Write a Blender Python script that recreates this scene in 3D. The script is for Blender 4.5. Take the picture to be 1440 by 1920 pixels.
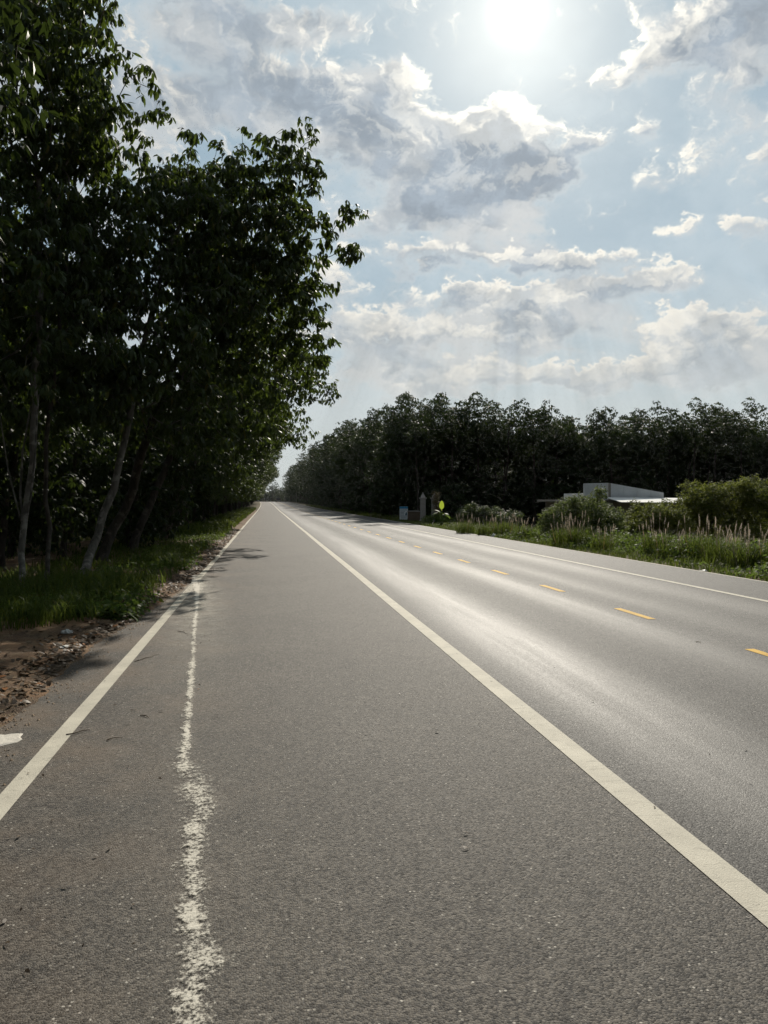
import bpy, math, random
import numpy as np
from mathutils import Vector, Matrix, Quaternion

for o in list(bpy.data.objects):
    bpy.data.objects.remove(o, do_unlink=True)
scene = bpy.context.scene
COL = scene.collection
R = math.radians

# ------------------------------------------------------------------ camera
F_PX, CX, CY = 1445.0, 720.0, 960.0          # focal length in photo pixels, principal point
CAM_H, PITCH, YAW = 1.60, 0.872, 8.66         # metres, degrees down, degrees to the right of the road
cam_d = bpy.data.cameras.new('camera')
cam = bpy.data.objects.new('camera', cam_d)
COL.objects.link(cam)
cam.location = (0, 0, CAM_H)
cam.rotation_euler = (R(90 - PITCH), 0, R(-YAW))
cam_d.sensor_fit = 'HORIZONTAL'
cam_d.sensor_width = 36.0
cam_d.lens = 36.0 * F_PX / 1440.0
cam_d.clip_start = 0.05
cam_d.clip_end = 6000
scene.camera = cam
CAM_M = np.array(cam.rotation_euler.to_matrix())


def ray(x, y):
    d = CAM_M @ np.array([(x - CX) / F_PX, (CY - y) / F_PX, -1.0])
    return d                                   # length along the optical axis is 1


def at(x, y, d):
    """the point seen at photo pixel (x, y), d metres in front of the camera"""
    return ray(x, y) * d + np.array([0, 0, CAM_H])


def on_ground(x, y):
    r = ray(x, y)
    return at(x, y, CAM_H / -r[2])


SUN = Vector(ray(968, 22)).normalized()        # where the sun stands
SUN_EL = math.asin(SUN.z)
SUN_AZ = math.atan2(SUN.x, SUN.y)              # clockwise from the road direction (+Y)

# ------------------------------------------------------------------ picture settings
scene.render.engine = 'CYCLES'
scene.view_settings.view_transform = 'Standard'
scene.view_settings.look = 'None'
scene.view_settings.exposure = 0.45
scene.view_settings.gamma = 1.0
scene.view_settings.use_curve_mapping = False
cy = scene.cycles
cy.max_bounces = 5
cy.diffuse_bounces = 3
cy.glossy_bounces = 2
cy.transmission_bounces = 3
cy.transparent_max_bounces = 8
cy.volume_bounces = 0
cy.sample_clamp_indirect = 4.0
cy.use_adaptive_sampling = True
cy.adaptive_threshold = 0.02
cy.adaptive_min_samples = 12
cy.use_denoising = True
try:
    cy.denoiser = 'OPENIMAGEDENOISE'
    cy.denoising_input_passes = 'RGB_ALBEDO_NORMAL'
except Exception:
    pass


# ------------------------------------------------------------------ node helpers
class NT:
    def __init__(self, tree):
        self.t = tree

    def n(self, typ, **kw):
        nd = self.t.nodes.new(typ)
        for k, v in kw.items():
            setattr(nd, k, v)
        return nd

    def put(self, sock, v):
        if v is None:
            return
        if isinstance(v, bpy.types.NodeSocket):
            self.t.links.new(v, sock)
        else:
            if hasattr(sock.default_value, '__len__') and not hasattr(v, '__len__'):
                v = (v,) * len(sock.default_value)
            if hasattr(sock.default_value, '__len__') and len(sock.default_value) == 4 and len(v) == 3:
                v = (*v, 1.0)
            sock.default_value = v

    def m(self, op, a, b=None, c=None, clamp=False):
        nd = self.n('ShaderNodeMath', operation=op, use_clamp=clamp)
        for i, v in enumerate((a, b, c)):
            self.put(nd.inputs[i], v)
        return nd.outputs[0]

    def v(self, op, a, b=None, c=None, out=0, scale=None):
        nd = self.n('ShaderNodeVectorMath', operation=op)
        for i, v in enumerate((a, b, c)):
            self.put(nd.inputs[i], v)
        if scale is not None:
            self.put(nd.inputs['Scale'], scale)
        return nd.outputs[out]

    def dot(self, a, b):
        return self.v('DOT_PRODUCT', a, b, out='Value')

    def ss(self, x, lo, hi, a=0.0, b=1.0):
        nd = self.n('ShaderNodeMapRange', interpolation_type='SMOOTHSTEP', clamp=True)
        self.put(nd.inputs['Value'], x)
        for k, v in (('From Min', lo), ('From Max', hi), ('To Min', a), ('To Max', b)):
            self.put(nd.inputs[k], v)
        return nd.outputs[0]

    def mix(self, f, a, b, blend='MIX'):
        nd = self.n('ShaderNodeMix', data_type='RGBA', blend_type=blend)
        self.put(nd.inputs[0], f)
        self.put(nd.inputs[6], a)
        self.put(nd.inputs[7], b)
        return nd.outputs[2]

    def noise(self, vec, scale, detail=4, rough=0.5, out=0, dist=0.0, lac=2.0):
        nd = self.n('ShaderNodeTexNoise')
        self.put(nd.inputs['Vector'], vec)
        self.put(nd.inputs['Scale'], scale)
        nd.inputs['Detail'].default_value = detail
        nd.inputs['Roughness'].default_value = rough
        nd.inputs['Distortion'].default_value = dist
        nd.inputs['Lacunarity'].default_value = lac
        return nd.outputs[out]

    def voro(self, vec, scale, feature='F1', out='Distance', rnd=1.0, smooth=None):
        nd = self.n('ShaderNodeTexVoronoi', feature=feature)
        self.put(nd.inputs['Vector'], vec)
        self.put(nd.inputs['Scale'], scale)
        nd.inputs['Randomness'].default_value = rnd
        if smooth is not None:
            nd.inputs['Smoothness'].default_value = smooth
        return nd.outputs[out]

    def comb(self, x, y, z):
        nd = self.n('ShaderNodeCombineXYZ')
        for i, v in enumerate((x, y, z)):
            self.put(nd.inputs[i], v)
        return nd.outputs[0]

    def sep(self, v):
        nd = self.n('ShaderNodeSeparateXYZ')
        self.put(nd.inputs[0], v)
        return nd.outputs


# ------------------------------------------------------------------ sky
world = bpy.data.worlds.new('World')
scene.world = world
world.use_nodes = True
world.cycles.sampling_method = 'MANUAL'
world.cycles.sample_map_resolution = 1024
W = NT(world.node_tree)
world.node_tree.nodes.clear()

# cloud banks: photo position of the bank, half-width, half-height (pixels), weight
CLOUDS = [
    (885, 325, 150, 100, 1.75), (925, 250, 85, 50, .7), (825, 375, 90, 40, .75), (990, 350, 70, 50, .6),
    (620, 200, 170, 70, 1.25), (745, 145, 48, 50, .62), (720, 260, 62, 52, .55), (640, 290, 110, 40, .4),
    (420, 60, 170, 60, .72), (600, 45, 110, 48, .62), (320, 190, 150, 60, .72), (480, 150, 100, 45, .45),
    (1350, 35, 140, 58, 1.15), (1225, 105, 70, 42, .62), (1140, 140, 35, 22, .4), (1420, 110, 70, 45, .6),
    (1095, 262, 56, 26, .55), (1050, 320, 36, 30, .4), (930, 430, 120, 26, .6),
    (840, 480, 150, 30, .72), (1010, 480, 110, 26, .62), (1110, 500, 90, 28, .6), (1260, 525, 80, 32, .72), (720, 415, 90, 34, .55),
    (1090, 560, 150, 34, .78), (880, 560, 120, 34, .66), (960, 620, 200, 42, .95), (700, 630, 150, 48, .85), (620, 540, 60, 40, .5), (1290, 600, 90, 24, .5),
    (1330, 650, 170, 48, 1.0), (1150, 705, 200, 36, .9), (820, 705, 230, 36, .9), (1250, 320, 70, 36, .42), (1330, 300, 40, 40, .35),
    (1275, 440, 60, 22, .55), (1410, 425, 55, 26, .45), (1200, 250, 40, 18, .35),
    (100, 200, 230, 140, .7), (1620, 250, 200, 120, .7),
]


def polar(v):
    """azimuth and height of a direction on a conformal map of the sky"""
    v = Vector(v).normalized()
    return np.array([math.atan2(v.x, v.y), -math.log(math.hypot(v.x, v.y) / (1.0 + v.z))])


def nz2(G, vec, sc, det, ro, out=0):
    nd = G.n('ShaderNodeTexNoise', noise_dimensions='2D')
    G.put(nd.inputs['Vector'], vec)
    nd.inputs['Scale'].default_value = sc
    nd.inputs['Detail'].default_value = det
    nd.inputs['Roughness'].default_value = ro
    return nd.outputs[out]


tc = W.n('ShaderNodeTexCoord').outputs['Generated']
dirn = W.v('NORMALIZE', tc)
sx_, sy_, sz_ = W.sep(dirn)
iz = W.m('DIVIDE', 1.0, W.m('MAXIMUM', W.m('ADD', sz_, 1.0), .5))
pl = W.comb(W.m('MULTIPLY', sx_, iz), W.m('MULTIPLY', sy_, iz), 0.0)     # stereographic map: 2-D noise has no seam
rl = W.v('LENGTH', pl, out='Value')
stretch = W.v('SCALE', pl, scale=W.m('SQRT', rl))
w1 = W.v('SUBTRACT', nz2(W, stretch, 13.0, 2, .55, 'Color'), (.5, .5, .5))
w2 = W.v('SUBTRACT', nz2(W, stretch, 62.0, 3, .62, 'Color'), (.5, .5, .5))
warp = W.v('MULTIPLY_ADD', w2, (.019,) * 3, W.v('SCALE', w1, scale=.040))
pw = W.v('ADD', pl, warp)
pol = W.comb(W.m('ARCTAN2', sx_, sy_), W.m('MULTIPLY', W.m('LOGARITHM', W.m('MAXIMUM', rl, 1e-4), math.e), -1.0), 0.0)
polw = W.v('MULTIPLY_ADD', warp, (1.6, 1.6, 0.0), pol)
spx, spy = polar(SUN)
tosun = W.v('NORMALIZE', W.v('SUBTRACT', (float(spx), float(spy), 0.0), pol))
pols = W.v('MULTIPLY_ADD', tosun, (.012, .012, 0.0), polw)
bank = bank1 = None
for (cx, cy_, rx, ry, w) in CLOUDS:
    c = polar(ray(cx, cy_))
    sx = abs(polar(ray(cx + 4, cy_))[0] - c[0]) / 4 * rx * 1.50
    sy = abs(polar(ray(cx, cy_ - 4))[1] - c[1]) / 4 * ry * 1.50
    for k, src in enumerate((polw, pols)):
        e = W.v('MULTIPLY_ADD', src, (1 / sx, 1 / sy, 0.0), (-c[0] / sx, -c[1] / sy, 0.0))
        q = W.m('SUBTRACT', 1.0, W.dot(e, e), clamp=True)
        q = W.m('MULTIPLY', q, q)
        prev = (bank, bank1)[k]
        q = W.m('MULTIPLY', q, w) if prev is None else W.m('MULTIPLY_ADD', q, w, prev)
        if k == 0:
            bank = q
        else:
            bank1 = q
# the same sort of broken cloud everywhere else round the sky
ahead = W.ss(W.dot(dirn, tuple(Vector(ray(960, 420)).normalized())), .78, .92)
other = W.ss(nz2(W, stretch, 5.0, 2, .5), .38, .68)
other = W.m('MULTIPLY', other, W.m('SUBTRACT', .9, W.m('MULTIPLY', ahead, .70)))
bank, bank1 = W.m('ADD', bank, other), W.m('ADD', bank1, other)
sunp = polar(SUN)
pls = np.array([SUN.x, SUN.y]) / (1 + SUN.z)
shift = W.v('SCALE', W.v('NORMALIZE', W.v('SUBTRACT', (float(pls[0]), float(pls[1]), 0.0), pl)), scale=.006)
f0 = nz2(W, pw, 23.0, 9, .64)
f1 = nz2(W, W.v('ADD', pw, shift), 23.0, 6, .64)
d0 = W.m('ADD', bank, W.m('MULTIPLY_ADD', f0, 1.35, -.92))
d1 = W.m('ADD', bank1, W.m('MULTIPLY_ADD', f1, 1.35, -.92))
sunv = tuple(SUN)
mu = W.dot(dirn, sunv)                                   # cosine of the angle from the sun
mu0 = W.m('MAXIMUM', mu, 0.0)
elev = W.sep(dirn)[2]
lit = W.ss(W.m('SUBTRACT', d0, d1), -.02, .26)
cover = W.ss(d0, -.16, W.m('SUBTRACT', .50, W.m('MULTIPLY', lit, .34)))
patch = nz2(W, pw, 17.0, 4, .58)
thick = W.m('MULTIPLY', W.ss(d0, .0, .40), W.m('MAXIMUM', W.ss(bank, .70, 1.20), W.ss(patch, .34, .62, .25, .95)))
near = W.m('POWER', mu0, 14.0)
near2 = W.m('POWER', mu0, 90.0)
# clear sky
sky = W.n('ShaderNodeTexSky', sky_type='NISHITA', sun_disc=False)
sky.sun_elevation = SUN_EL
sky.sun_rotation = SUN_AZ
sky.air_density = 1.0
sky.dust_density = 1.2
sky.ozone_density = 1.5
clear = W.mix(.55, W.v('SCALE', sky.outputs[0], scale=.02), (.30, .44, .535))
veil_n = W.ss(nz2(W, stretch, 7.0, 5, .62), .36, .68, .05, .50)
clear = W.mix(veil_n, clear, W.mix(near, (.41, .465, .495), (.50, .56, .585)))
# cloud: thin parts glow, thick parts are grey underneath
edge = W.mix(near, (.52, .50, .455), (.92, .875, .77))
soft = W.mix(near, (.42, .435, .44), (.55, .555, .54))
tex = W.ss(f0, .30, .70, .86, 1.16)
core = W.v('SCALE', W.mix(near, (.25, .288, .322), (.255, .298, .345)), scale=tex)
body = W.mix(thick, W.mix(lit, soft, edge), W.mix(W.m('MULTIPLY', lit, .22), core, edge))
col = W.mix(cover, clear, body)
# low haze over the land
low = W.ss(elev, .03, .31, 1.0, 0.0)
col = W.mix(W.m('MULTIPLY', low, .60), col, W.mix(near, (.44, .455, .44), (.565, .545, .485)))
# shafts of light fanning out from the sun below the clouds
ta = Vector((SUN.y, -SUN.x, 0)).normalized()
tb = ta.cross(SUN).normalized()
if tb.z < 0:
    tb = -tb
ang = W.m('ARCTAN2', W.dot(dirn, tuple(ta)), W.m('MULTIPLY', W.dot(dirn, tuple(tb)), -1.0))
shaft = W.noise(W.comb(W.m('MULTIPLY', ang, 13.0), 3.1, 7.7), 1.0, 3, .6)
smask = W.m('MULTIPLY', W.ss(elev, .14, .33, 1.0, 0.0), W.ss(mu, .80, .93))
smask = W.m('MULTIPLY', smask, W.ss(elev, .02, .12))
col = W.v('SCALE', col, scale=W.m('ADD', 1.0, W.m('MULTIPLY', smask, W.m('MULTIPLY', W.m('SUBTRACT', shaft, .5), .62))))
# glare of the sun itself
veil = W.m('SUBTRACT', 1.0, W.m('MULTIPLY', thick, .5))
g1 = W.m('MULTIPLY', W.m('POWER', mu0, 70.0), .08)
g2 = W.m('MULTIPLY', W.m('POWER', mu0, 300.0), .22)
g3 = W.m('MULTIPLY', W.m('POWER', mu0, 6500.0), 1.5)
glow = W.m('ADD', W.m('ADD', g1, g2), g3)
glow = W.m('MULTIPLY', glow, veil)
col = W.v('ADD', col, W.v('SCALE', (1.0, .93, .77), scale=glow))
# the sky is brightest towards the sun and falls off away from it
col = W.v('SCALE', col, scale=W.ss(mu, -.3, .80, .34, 1.0))
SKY_GAIN = 1.06
bg = W.n('ShaderNodeBackground')
W.put(bg.inputs['Color'], col)
bg.inputs['Strength'].default_value = SKY_GAIN
wo = W.n('ShaderNodeOutputWorld')
world.node_tree.links.new(bg.outputs[0], wo.inputs['Surface'])

# ------------------------------------------------------------------ sun
sd = bpy.data.lights.new('sun', 'SUN')
sd.energy = 4.0
sd.angle = R(0.55)
sd.color = (1.0, .93, .81)
sun = bpy.data.objects.new('sun', sd)
COL.objects.link(sun)
sun.rotation_euler = SUN.to_track_quat('Z', 'Y').to_euler()
sun.location = (20, 60, 60)

# ------------------------------------------------------------------ mesh helpers
def mesh_tri(name, verts, tris, uv=None, smooth=False):
    me = bpy.data.meshes.new(name)
    verts = np.ascontiguousarray(verts, dtype=np.float32)
    tris = np.ascontiguousarray(tris, dtype=np.int32)
    k = tris.shape[1]
    me.vertices.add(len(verts))
    me.vertices.foreach_set('co', verts.ravel())
    me.loops.add(tris.size)
    me.loops.foreach_set('vertex_index', tris.ravel())
    me.polygons.add(len(tris))
    me.polygons.foreach_set('loop_start', np.arange(0, tris.size, k, dtype=np.int32))
    if smooth:
        me.polygons.foreach_set('use_smooth', np.ones(len(tris), dtype=bool))
    if uv is not None:
        lay = me.uv_layers.new(name='UVMap')
        lay.data.foreach_set('uv', np.ascontiguousarray(uv[tris.ravel()], dtype=np.float32).ravel())
    me.update(calc_edges=True)
    return me


def link(name, me, mat=None, parent=None):
    o = bpy.data.objects.new(name, me)
    COL.objects.link(o)
    if mat is not None and not me.materials:
        me.materials.append(mat)
    if parent is not None:
        o.parent = parent
    return o


def empty(name, loc=(0, 0, 0), rz=0.0):
    o = bpy.data.objects.new(name, None)
    o.empty_display_size = .2
    COL.objects.link(o)
    o.location = loc
    o.rotation_euler = (0, 0, rz)
    return o


def tag(o, label=None, cat=None, group=None, kind=None):
    for k, v in (('label', label), ('category', cat), ('group', group), ('kind', kind)):
        if v is not None:
            o[k] = v
    return o


def copy_tree(o, parent=None):
    c = o.copy()
    COL.objects.link(c)
    c.parent = parent
    for ch in o.children:
        copy_tree(ch, c)
    return c


class MB:
    """collects boxes, prisms and tubes for one mesh"""
    def __init__(self):
        self.v, self.f, self.n = [], [], 0

    def add(self, verts, faces):
        self.v.extend([tuple(map(float, p)) for p in verts])
        self.f.extend([tuple(i + self.n for i in f) for f in faces])
        self.n += len(verts)
        return self

    def box(self, c, s, rz=0.0, taper=1.0):
        hx, hy, hz = s[0] / 2, s[1] / 2, s[2] / 2
        vs = []
        for z, k in ((-hz, 1.0), (hz, taper)):
            for x, y in ((-hx, -hy), (hx, -hy), (hx, hy), (-hx, hy)):
                x2, y2 = x * k, y * k
                vs.append((c[0] + x2 * math.cos(rz) - y2 * math.sin(rz), c[1] + x2 * math.sin(rz) + y2 * math.cos(rz), c[2] + z))
        return self.add(vs, [(3, 2, 1, 0), (4, 5, 6, 7), (0, 1, 5, 4), (1, 2, 6, 5), (2, 3, 7, 6), (3, 0, 4, 7)])

    def tube(self, pts, rad, k=8, cap=True):
        pts = [np.array(p, float) for p in pts]
        rad = [rad] * len(pts) if not hasattr(rad, '__len__') else rad
        vs, fs = [], []
        for i, p in enumerate(pts):
            d = pts[min(i + 1, len(pts) - 1)] - pts[max(i - 1, 0)]
            d = d / (np.linalg.norm(d) + 1e-9)
            a = np.cross(d, (0, 0, 1.0)) if abs(d[2]) < .9 else np.cross(d, (1.0, 0, 0))
            a /= np.linalg.norm(a)
            b = np.cross(d, a)
            for j in range(k):
                t = 2 * math.pi * j / k
                vs.append(p + rad[i] * (math.cos(t) * a + math.sin(t) * b))
        for i in range(len(pts) - 1):
            for j in range(k):
                fs.append((i * k + j, i * k + (j + 1) % k, (i + 1) * k + (j + 1) % k, (i + 1) * k + j))
        if cap:
            fs.append(tuple(range(k - 1, -1, -1)))
            fs.append(tuple(range((len(pts) - 1) * k, len(pts) * k)))
        return self.add(vs, fs)

    def build(self, name, mat, parent=None, smooth=False, bevel=0.0):
        me = bpy.data.meshes.new(name)
        me.from_pydata(self.v, [], self.f)
        if smooth:
            me.polygons.foreach_set('use_smooth', [True] * len(me.polygons))
        me.update()
        o = link(name, me, mat, parent)
        if bevel:
            b = o.modifiers.new('bevel', 'BEVEL')
            b.width = bevel
            b.segments = 2
            b.limit_method = 'ANGLE'
        return o


def vnoise(x, y, seed=0):
    """smooth value noise, -1..1"""
    x, y = np.asarray(x, float), np.asarray(y, float)
    xi, yi = np.floor(x).astype(np.int64), np.floor(y).astype(np.int64)
    xf, yf = x - xi, y - yi
    u, v = xf * xf * (3 - 2 * xf), yf * yf * (3 - 2 * yf)

    def h(a, b):
        n = (a * 374761393 + b * 668265263 + seed * 1442695041) & 0xffffffff
        n = ((n ^ (n >> 13)) * 1274126177) & 0xffffffff
        return ((n ^ (n >> 16)) & 0xffff) / 32767.5 - 1
    return (h(xi, yi) * (1 - u) + h(xi + 1, yi) * u) * (1 - v) + (h(xi, yi + 1) * (1 - u) + h(xi + 1, yi + 1) * u) * v


def fbm(x, y, seed=0, octv=4):
    s, a = 0, 1.0
    for i in range(octv):
        s = s + a * vnoise(x * 2 ** i, y * 2 ** i, seed + i)
        a *= .5
    return s / 1.6


def sstep(x, a, b):
    t = np.clip((np.asarray(x, float) - a) / (b - a), 0, 1)
    return t * t * (3 - 2 * t)


# ------------------------------------------------------------------ lie of the land
def road_z(Y):
    """level, then a faint rise to a crest some 350 m off"""
    return 0.95 * sstep(Y, 110, 330) - 2.2 * sstep(Y, 352, 470)


def road_dx(Y):
    Y = np.asarray(Y, float)
    return -np.maximum(Y - 150, 0) ** 2 / 22000.0 - np.maximum(Y - 340, 0) ** 2 / 700.0


def land_z(X, Y):
    X, Y = np.asarray(X, float), np.asarray(Y, float)
    Xr = X - road_dx(np.minimum(Y, 600))
    return road_z(Y) - .02 - .85 * sstep(Xr, 12.5, 19.0) - .18 * sstep(-Xr, 4.5, 9.0)


# ------------------------------------------------------------------ materials
def material(name):
    m = bpy.data.materials.new(name)
    m.use_nodes = True
    m.node_tree.nodes.clear()
    G = NT(m.node_tree)
    out = G.n('ShaderNodeOutputMaterial')
    return m, G, out


def pbsdf(G, out, color, rough=.6, spec=.5, metal=0.0, normal=None):
    p = G.n('ShaderNodeBsdfPrincipled')
    G.put(p.inputs['Base Color'], color)
    G.put(p.inputs['Roughness'], rough)
    G.put(p.inputs['Specular IOR Level'], spec)
    G.put(p.inputs['Metallic'], metal)
    if normal is not None:
        G.put(p.inputs['Normal'], normal)
    if out is not None:
        G.t.links.new(p.outputs[0], out.inputs['Surface'])
    return p


def bump(G, h, strength=.3, dist=.01):
    b = G.n('ShaderNodeBump')
    G.put(b.inputs['Height'], h)
    b.inputs['Strength'].default_value = strength
    b.inputs['Distance'].default_value = dist
    return b.outputs[0]


def simple(name, col, rough=.6, spec=.4, var=.25, scale=8.0, metal=0.0, bmp=0.0):
    """one base colour with grime and mottling"""
    m, G, out = material(name)
    co = G.n('ShaderNodeTexCoord').outputs['Object']
    n = G.noise(co, scale, 6, .65)
    c = G.mix(n, tuple(x * (1 - var) for x in col), tuple(min(1, x * (1 + var)) for x in col))
    nm = bump(G, G.noise(co, scale * 6, 5, .6), bmp, .01) if bmp else None
    pbsdf(G, out, c, rough, spec, metal, nm)
    return m


def asphalt_nodes(G):
    """old coarse asphalt: colour, roughness, normal in road coordinates (metres)"""
    co = G.n('ShaderNodeTexCoord').outputs['Object']
    x, y, z = G.sep(co)
    big = G.noise(co, .55, 4, .55)
    mid = G.noise(co, 7.0, 5, .6)
    fine = G.noise(co, 150.0, 3, .7)
    vd = G.n('ShaderNodeTexVoronoi', feature='F1', voronoi_dimensions='2D')
    G.put(vd.inputs['Vector'], co)
    vd.inputs['Scale'].default_value = 120.0
    cell = G.sep(vd.outputs['Color'])
    vd2 = G.n('ShaderNodeTexVoronoi', feature='F1', voronoi_dimensions='2D')
    G.put(vd2.inputs['Vector'], co)
    vd2.inputs['Scale'].default_value = 52.0
    cell2 = G.sep(vd2.outputs['Color'])
    # streaks along the road where the wheels run
    along = G.noise(G.v('MULTIPLY', co, (2.2, .10, 1.0)), 1.0, 4, .6)
    xw = G.m('ADD', x, G.m('MULTIPLY', G.m('SUBTRACT', G.noise(G.v('MULTIPLY', co, (.3, .12, 1)), 1.0, 2, .5), .5), .35))

    def track(cx, w):
        t = G.m('DIVIDE', G.m('SUBTRACT', xw, cx), w)
        return G.m('POWER', math.e, G.m('MULTIPLY', G.m('MULTIPLY', t, t), -1.0))
    tr = G.m('ADD', track(2.75, .56), G.m('MULTIPLY', track(4.55, .42), .62))
    tr = G.m('ADD', tr, G.m('ADD', G.m('MULTIPLY', track(5.85, .36), .30), G.m('MULTIPLY', track(7.15, .40), .50)))
    tr = G.m('MULTIPLY', tr, G.ss(along, .25, .75, .55, 1.15), clamp=True)
    lane = G.ss(x, 1.75, 2.1)
    # base
    base = G.mix(lane, (.061, .0535, .0445), (.0535, .0500, .0455))
    base = G.mix(G.ss(big, .35, .7), base, G.v('SCALE', base, scale=1.22))
    base = G.mix(G.m('MULTIPLY', G.ss(mid, .3, .72), .6), base, G.v('SCALE', base, scale=.68))
    # stones in the binder
    stone = G.ss(cell[0], .05, 1.0, .28, 1.95)
    base = G.v('SCALE', base, scale=stone)
    pale = G.m('MULTIPLY', G.m('GREATER_THAN', cell2[1], .93), G.ss(vd2.outputs['Distance'], .14, .34, 1.0, 0.0))
    base = G.mix(G.m('MULTIPLY', G.m('MULTIPLY', pale, cell2[0]), 1.0), base, (.40, .37, .32))
    dark = G.m('MULTIPLY', G.m('LESS_THAN', cell2[2], .14), G.ss(vd2.outputs['Distance'], .15, .34, 1.0, 0.0))
    base = G.mix(G.m('MULTIPLY', dark, .7), base, (.018, .016, .014))
    base = G.v('SCALE', base, scale=G.ss(fine, .25, .75, .84, 1.16))
    # wheels polish the stone and leave it a little paler
    base = G.mix(G.m('MULTIPLY', tr, .4), base, (.12, .111, .099))
    # red earth walked and washed over the left edge
    soil = G.m('MULTIPLY', G.ss(x, -2.1, .4, 1.0, 0.0), G.ss(G.noise(co, 1.1, 5, .65), .36, .72))
    base = G.mix(G.m('MULTIPLY', soil, .62), base, (.150, .104, .066))
    stain = G.m('MULTIPLY', G.ss(G.noise(G.v('MULTIPLY', co, (1.0, .35, 1.0)), .9, 5, .62), .56, .72), .30)
    base = G.mix(stain, base, G.v('SCALE', base, scale=.55))
    wander = G.m('MULTIPLY', G.m('SUBTRACT', G.noise(co, 1.6, 4, .65), .5), .5)
    crk = G.ss(G.m('ABSOLUTE', G.m('SUBTRACT', G.noise(G.v('ADD', G.v('MULTIPLY', co, (.55, .22, 1.0)), G.comb(wander, wander, 0.0)), 1.0, 2, .5), .47)), .0, .0016, 1.0, 0.0)
    base = G.mix(G.m('MULTIPLY', crk, .55), base, (.014, .012, .011))
    h = G.m('ADD', G.m('MULTIPLY', G.m('SUBTRACT', 1.0, vd.outputs['Distance']), .7), G.m('MULTIPLY', fine, .5))
    h = G.m('ADD', h, G.m('MULTIPLY', G.m('SUBTRACT', 1.0, vd2.outputs['Distance']), .10))
    rough = G.m('SUBTRACT', G.m('ADD', .70, G.m('MULTIPLY', cell[1], .12)), G.m('MULTIPLY', tr, .155))
    return base, rough, h, tr, co


mat_road, G, out = material('asphalt')
base, rough, h, tr, co = asphalt_nodes(G)
b = G.n('ShaderNodeBump')
G.put(b.inputs['Height'], h)
b.inputs['Distance'].default_value = .006
G.put(b.inputs['Strength'], G.m('SUBTRACT', .55, G.m('MULTIPLY', tr, .28)))
pbsdf(G, out, base, rough, .24, 0, b.outputs[0])


def paint_material(name, col, wear):
    m, G, out = material(name)
    base, rough, h, tr, co = asphalt_nodes(G)
    n = G.noise(co, 14.0, 6, .7)
    crack = G.ss(G.m('ABSOLUTE', G.m('SUBTRACT', G.noise(G.v('MULTIPLY', co, (2.0, 9.0, 1.0)), 1.0, 3, .6, dist=.6), .5)), .0, .012, 1.0, 0.0)
    grime = G.noise(co, 3.0, 4, .6)
    c = G.mix(G.ss(grime, .3, .75), tuple(v * .80 for v in col), col)
    c = G.mix(G.m('MULTIPLY', crack, .5), c, tuple(v * .4 for v in col))
    c = G.v('SCALE', c, scale=G.ss(G.noise(co, 160.0, 2, .6), .2, .8, .86, 1.1))
    worn = G.ss(n, wear, wear + .07)
    c = G.mix(G.m('MULTIPLY', worn, .8), c, base)
    b = bump(G, h, .35, .005)
    pbsdf(G, out, c, .75, .15, 0, b)
    return m


mat_white = paint_material('road_paint_white', (.53, .49, .40), .64)
mat_yellow = paint_material('road_paint_yellow', (.62, .37, .05), .62)
mat_lip = simple('pale_edge', (.46, .43, .37), .85, .2, .35, 3.0)

mat_land, G, out = material('earth')
co = G.n('ShaderNodeTexCoord').outputs['Object']
x, y, z = G.sep(co)
n1, n2, n3 = G.noise(co, .5, 5, .6), G.noise(co, 6.0, 6, .65), G.noise(co, 60.0, 4, .65)
c = G.mix(G.ss(n2, .3, .7), (.075, .050, .028), (.125, .082, .045))
c = G.mix(G.m('MULTIPLY', G.ss(n1, .42, .62), .8), c, (.050, .068, .018))
c = G.v('SCALE', c, scale=G.ss(n3, .2, .8, .7, 1.25))
pbsdf(G, out, c, .95, .15, 0, bump(G, G.m('ADD', n2, n3), .5, .03))

mat_soil, G, out = material('red_soil')
co = G.n('ShaderNodeTexCoord').outputs['Object']
n1, n2, n3 = G.noise(co, 1.3, 5, .6), G.noise(co, 11.0, 6, .65), G.noise(co, 90.0, 4, .7)
c = G.mix(G.ss(n1, .36, .64), (.075, .047, .029), (.205, .118, .062))
c = G.mix(G.ss(n2, .45, .7), c, (.16, .115, .065))
c = G.v('SCALE', c, scale=G.ss(n3, .2, .8, .65, 1.3))
pbsdf(G, out, c, .92, .2, 0, bump(G, G.m('ADD', n2, n3), .7, .02))

# ------------------------------------------------------------------ land
def grid_sheet(name, xs, ys, zf, mat, xf=None, smooth=True):
    X, Y = np.meshgrid(np.asarray(xs, float), np.asarray(ys, float))
    if xf is not None:
        X = xf(X, Y)
    Z = zf(X, Y)
    v = np.stack([X, Y, Z], -1).reshape(-1, 3)
    nx, ny = len(xs), len(ys)
    i = (np.arange(ny - 1)[:, None] * nx + np.arange(nx - 1)[None, :]).ravel()
    q = np.stack([i, i + 1, i + nx + 1, i + nx], -1)
    return link(name, mesh_tri(name, v, q, smooth=smooth), mat)


xs = [-2500, -900, -300, -120, -60, -30, -15, -10, -7, -4.5, -2, 2, 6, 9.6, 11, 12.5, 14, 15.5, 17, 19, 25, 40, 80, 200, 600, 2500]
ys = [-600, -150, -40, -12] + list(range(0, 100, 10)) + list(range(100, 620, 12)) + [700, 900, 1400, 3000]
ground = grid_sheet('ground', xs, ys, lambda X, Y: land_z(X, Y) - .03, mat_land)
tag(ground, kind='structure')

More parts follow.
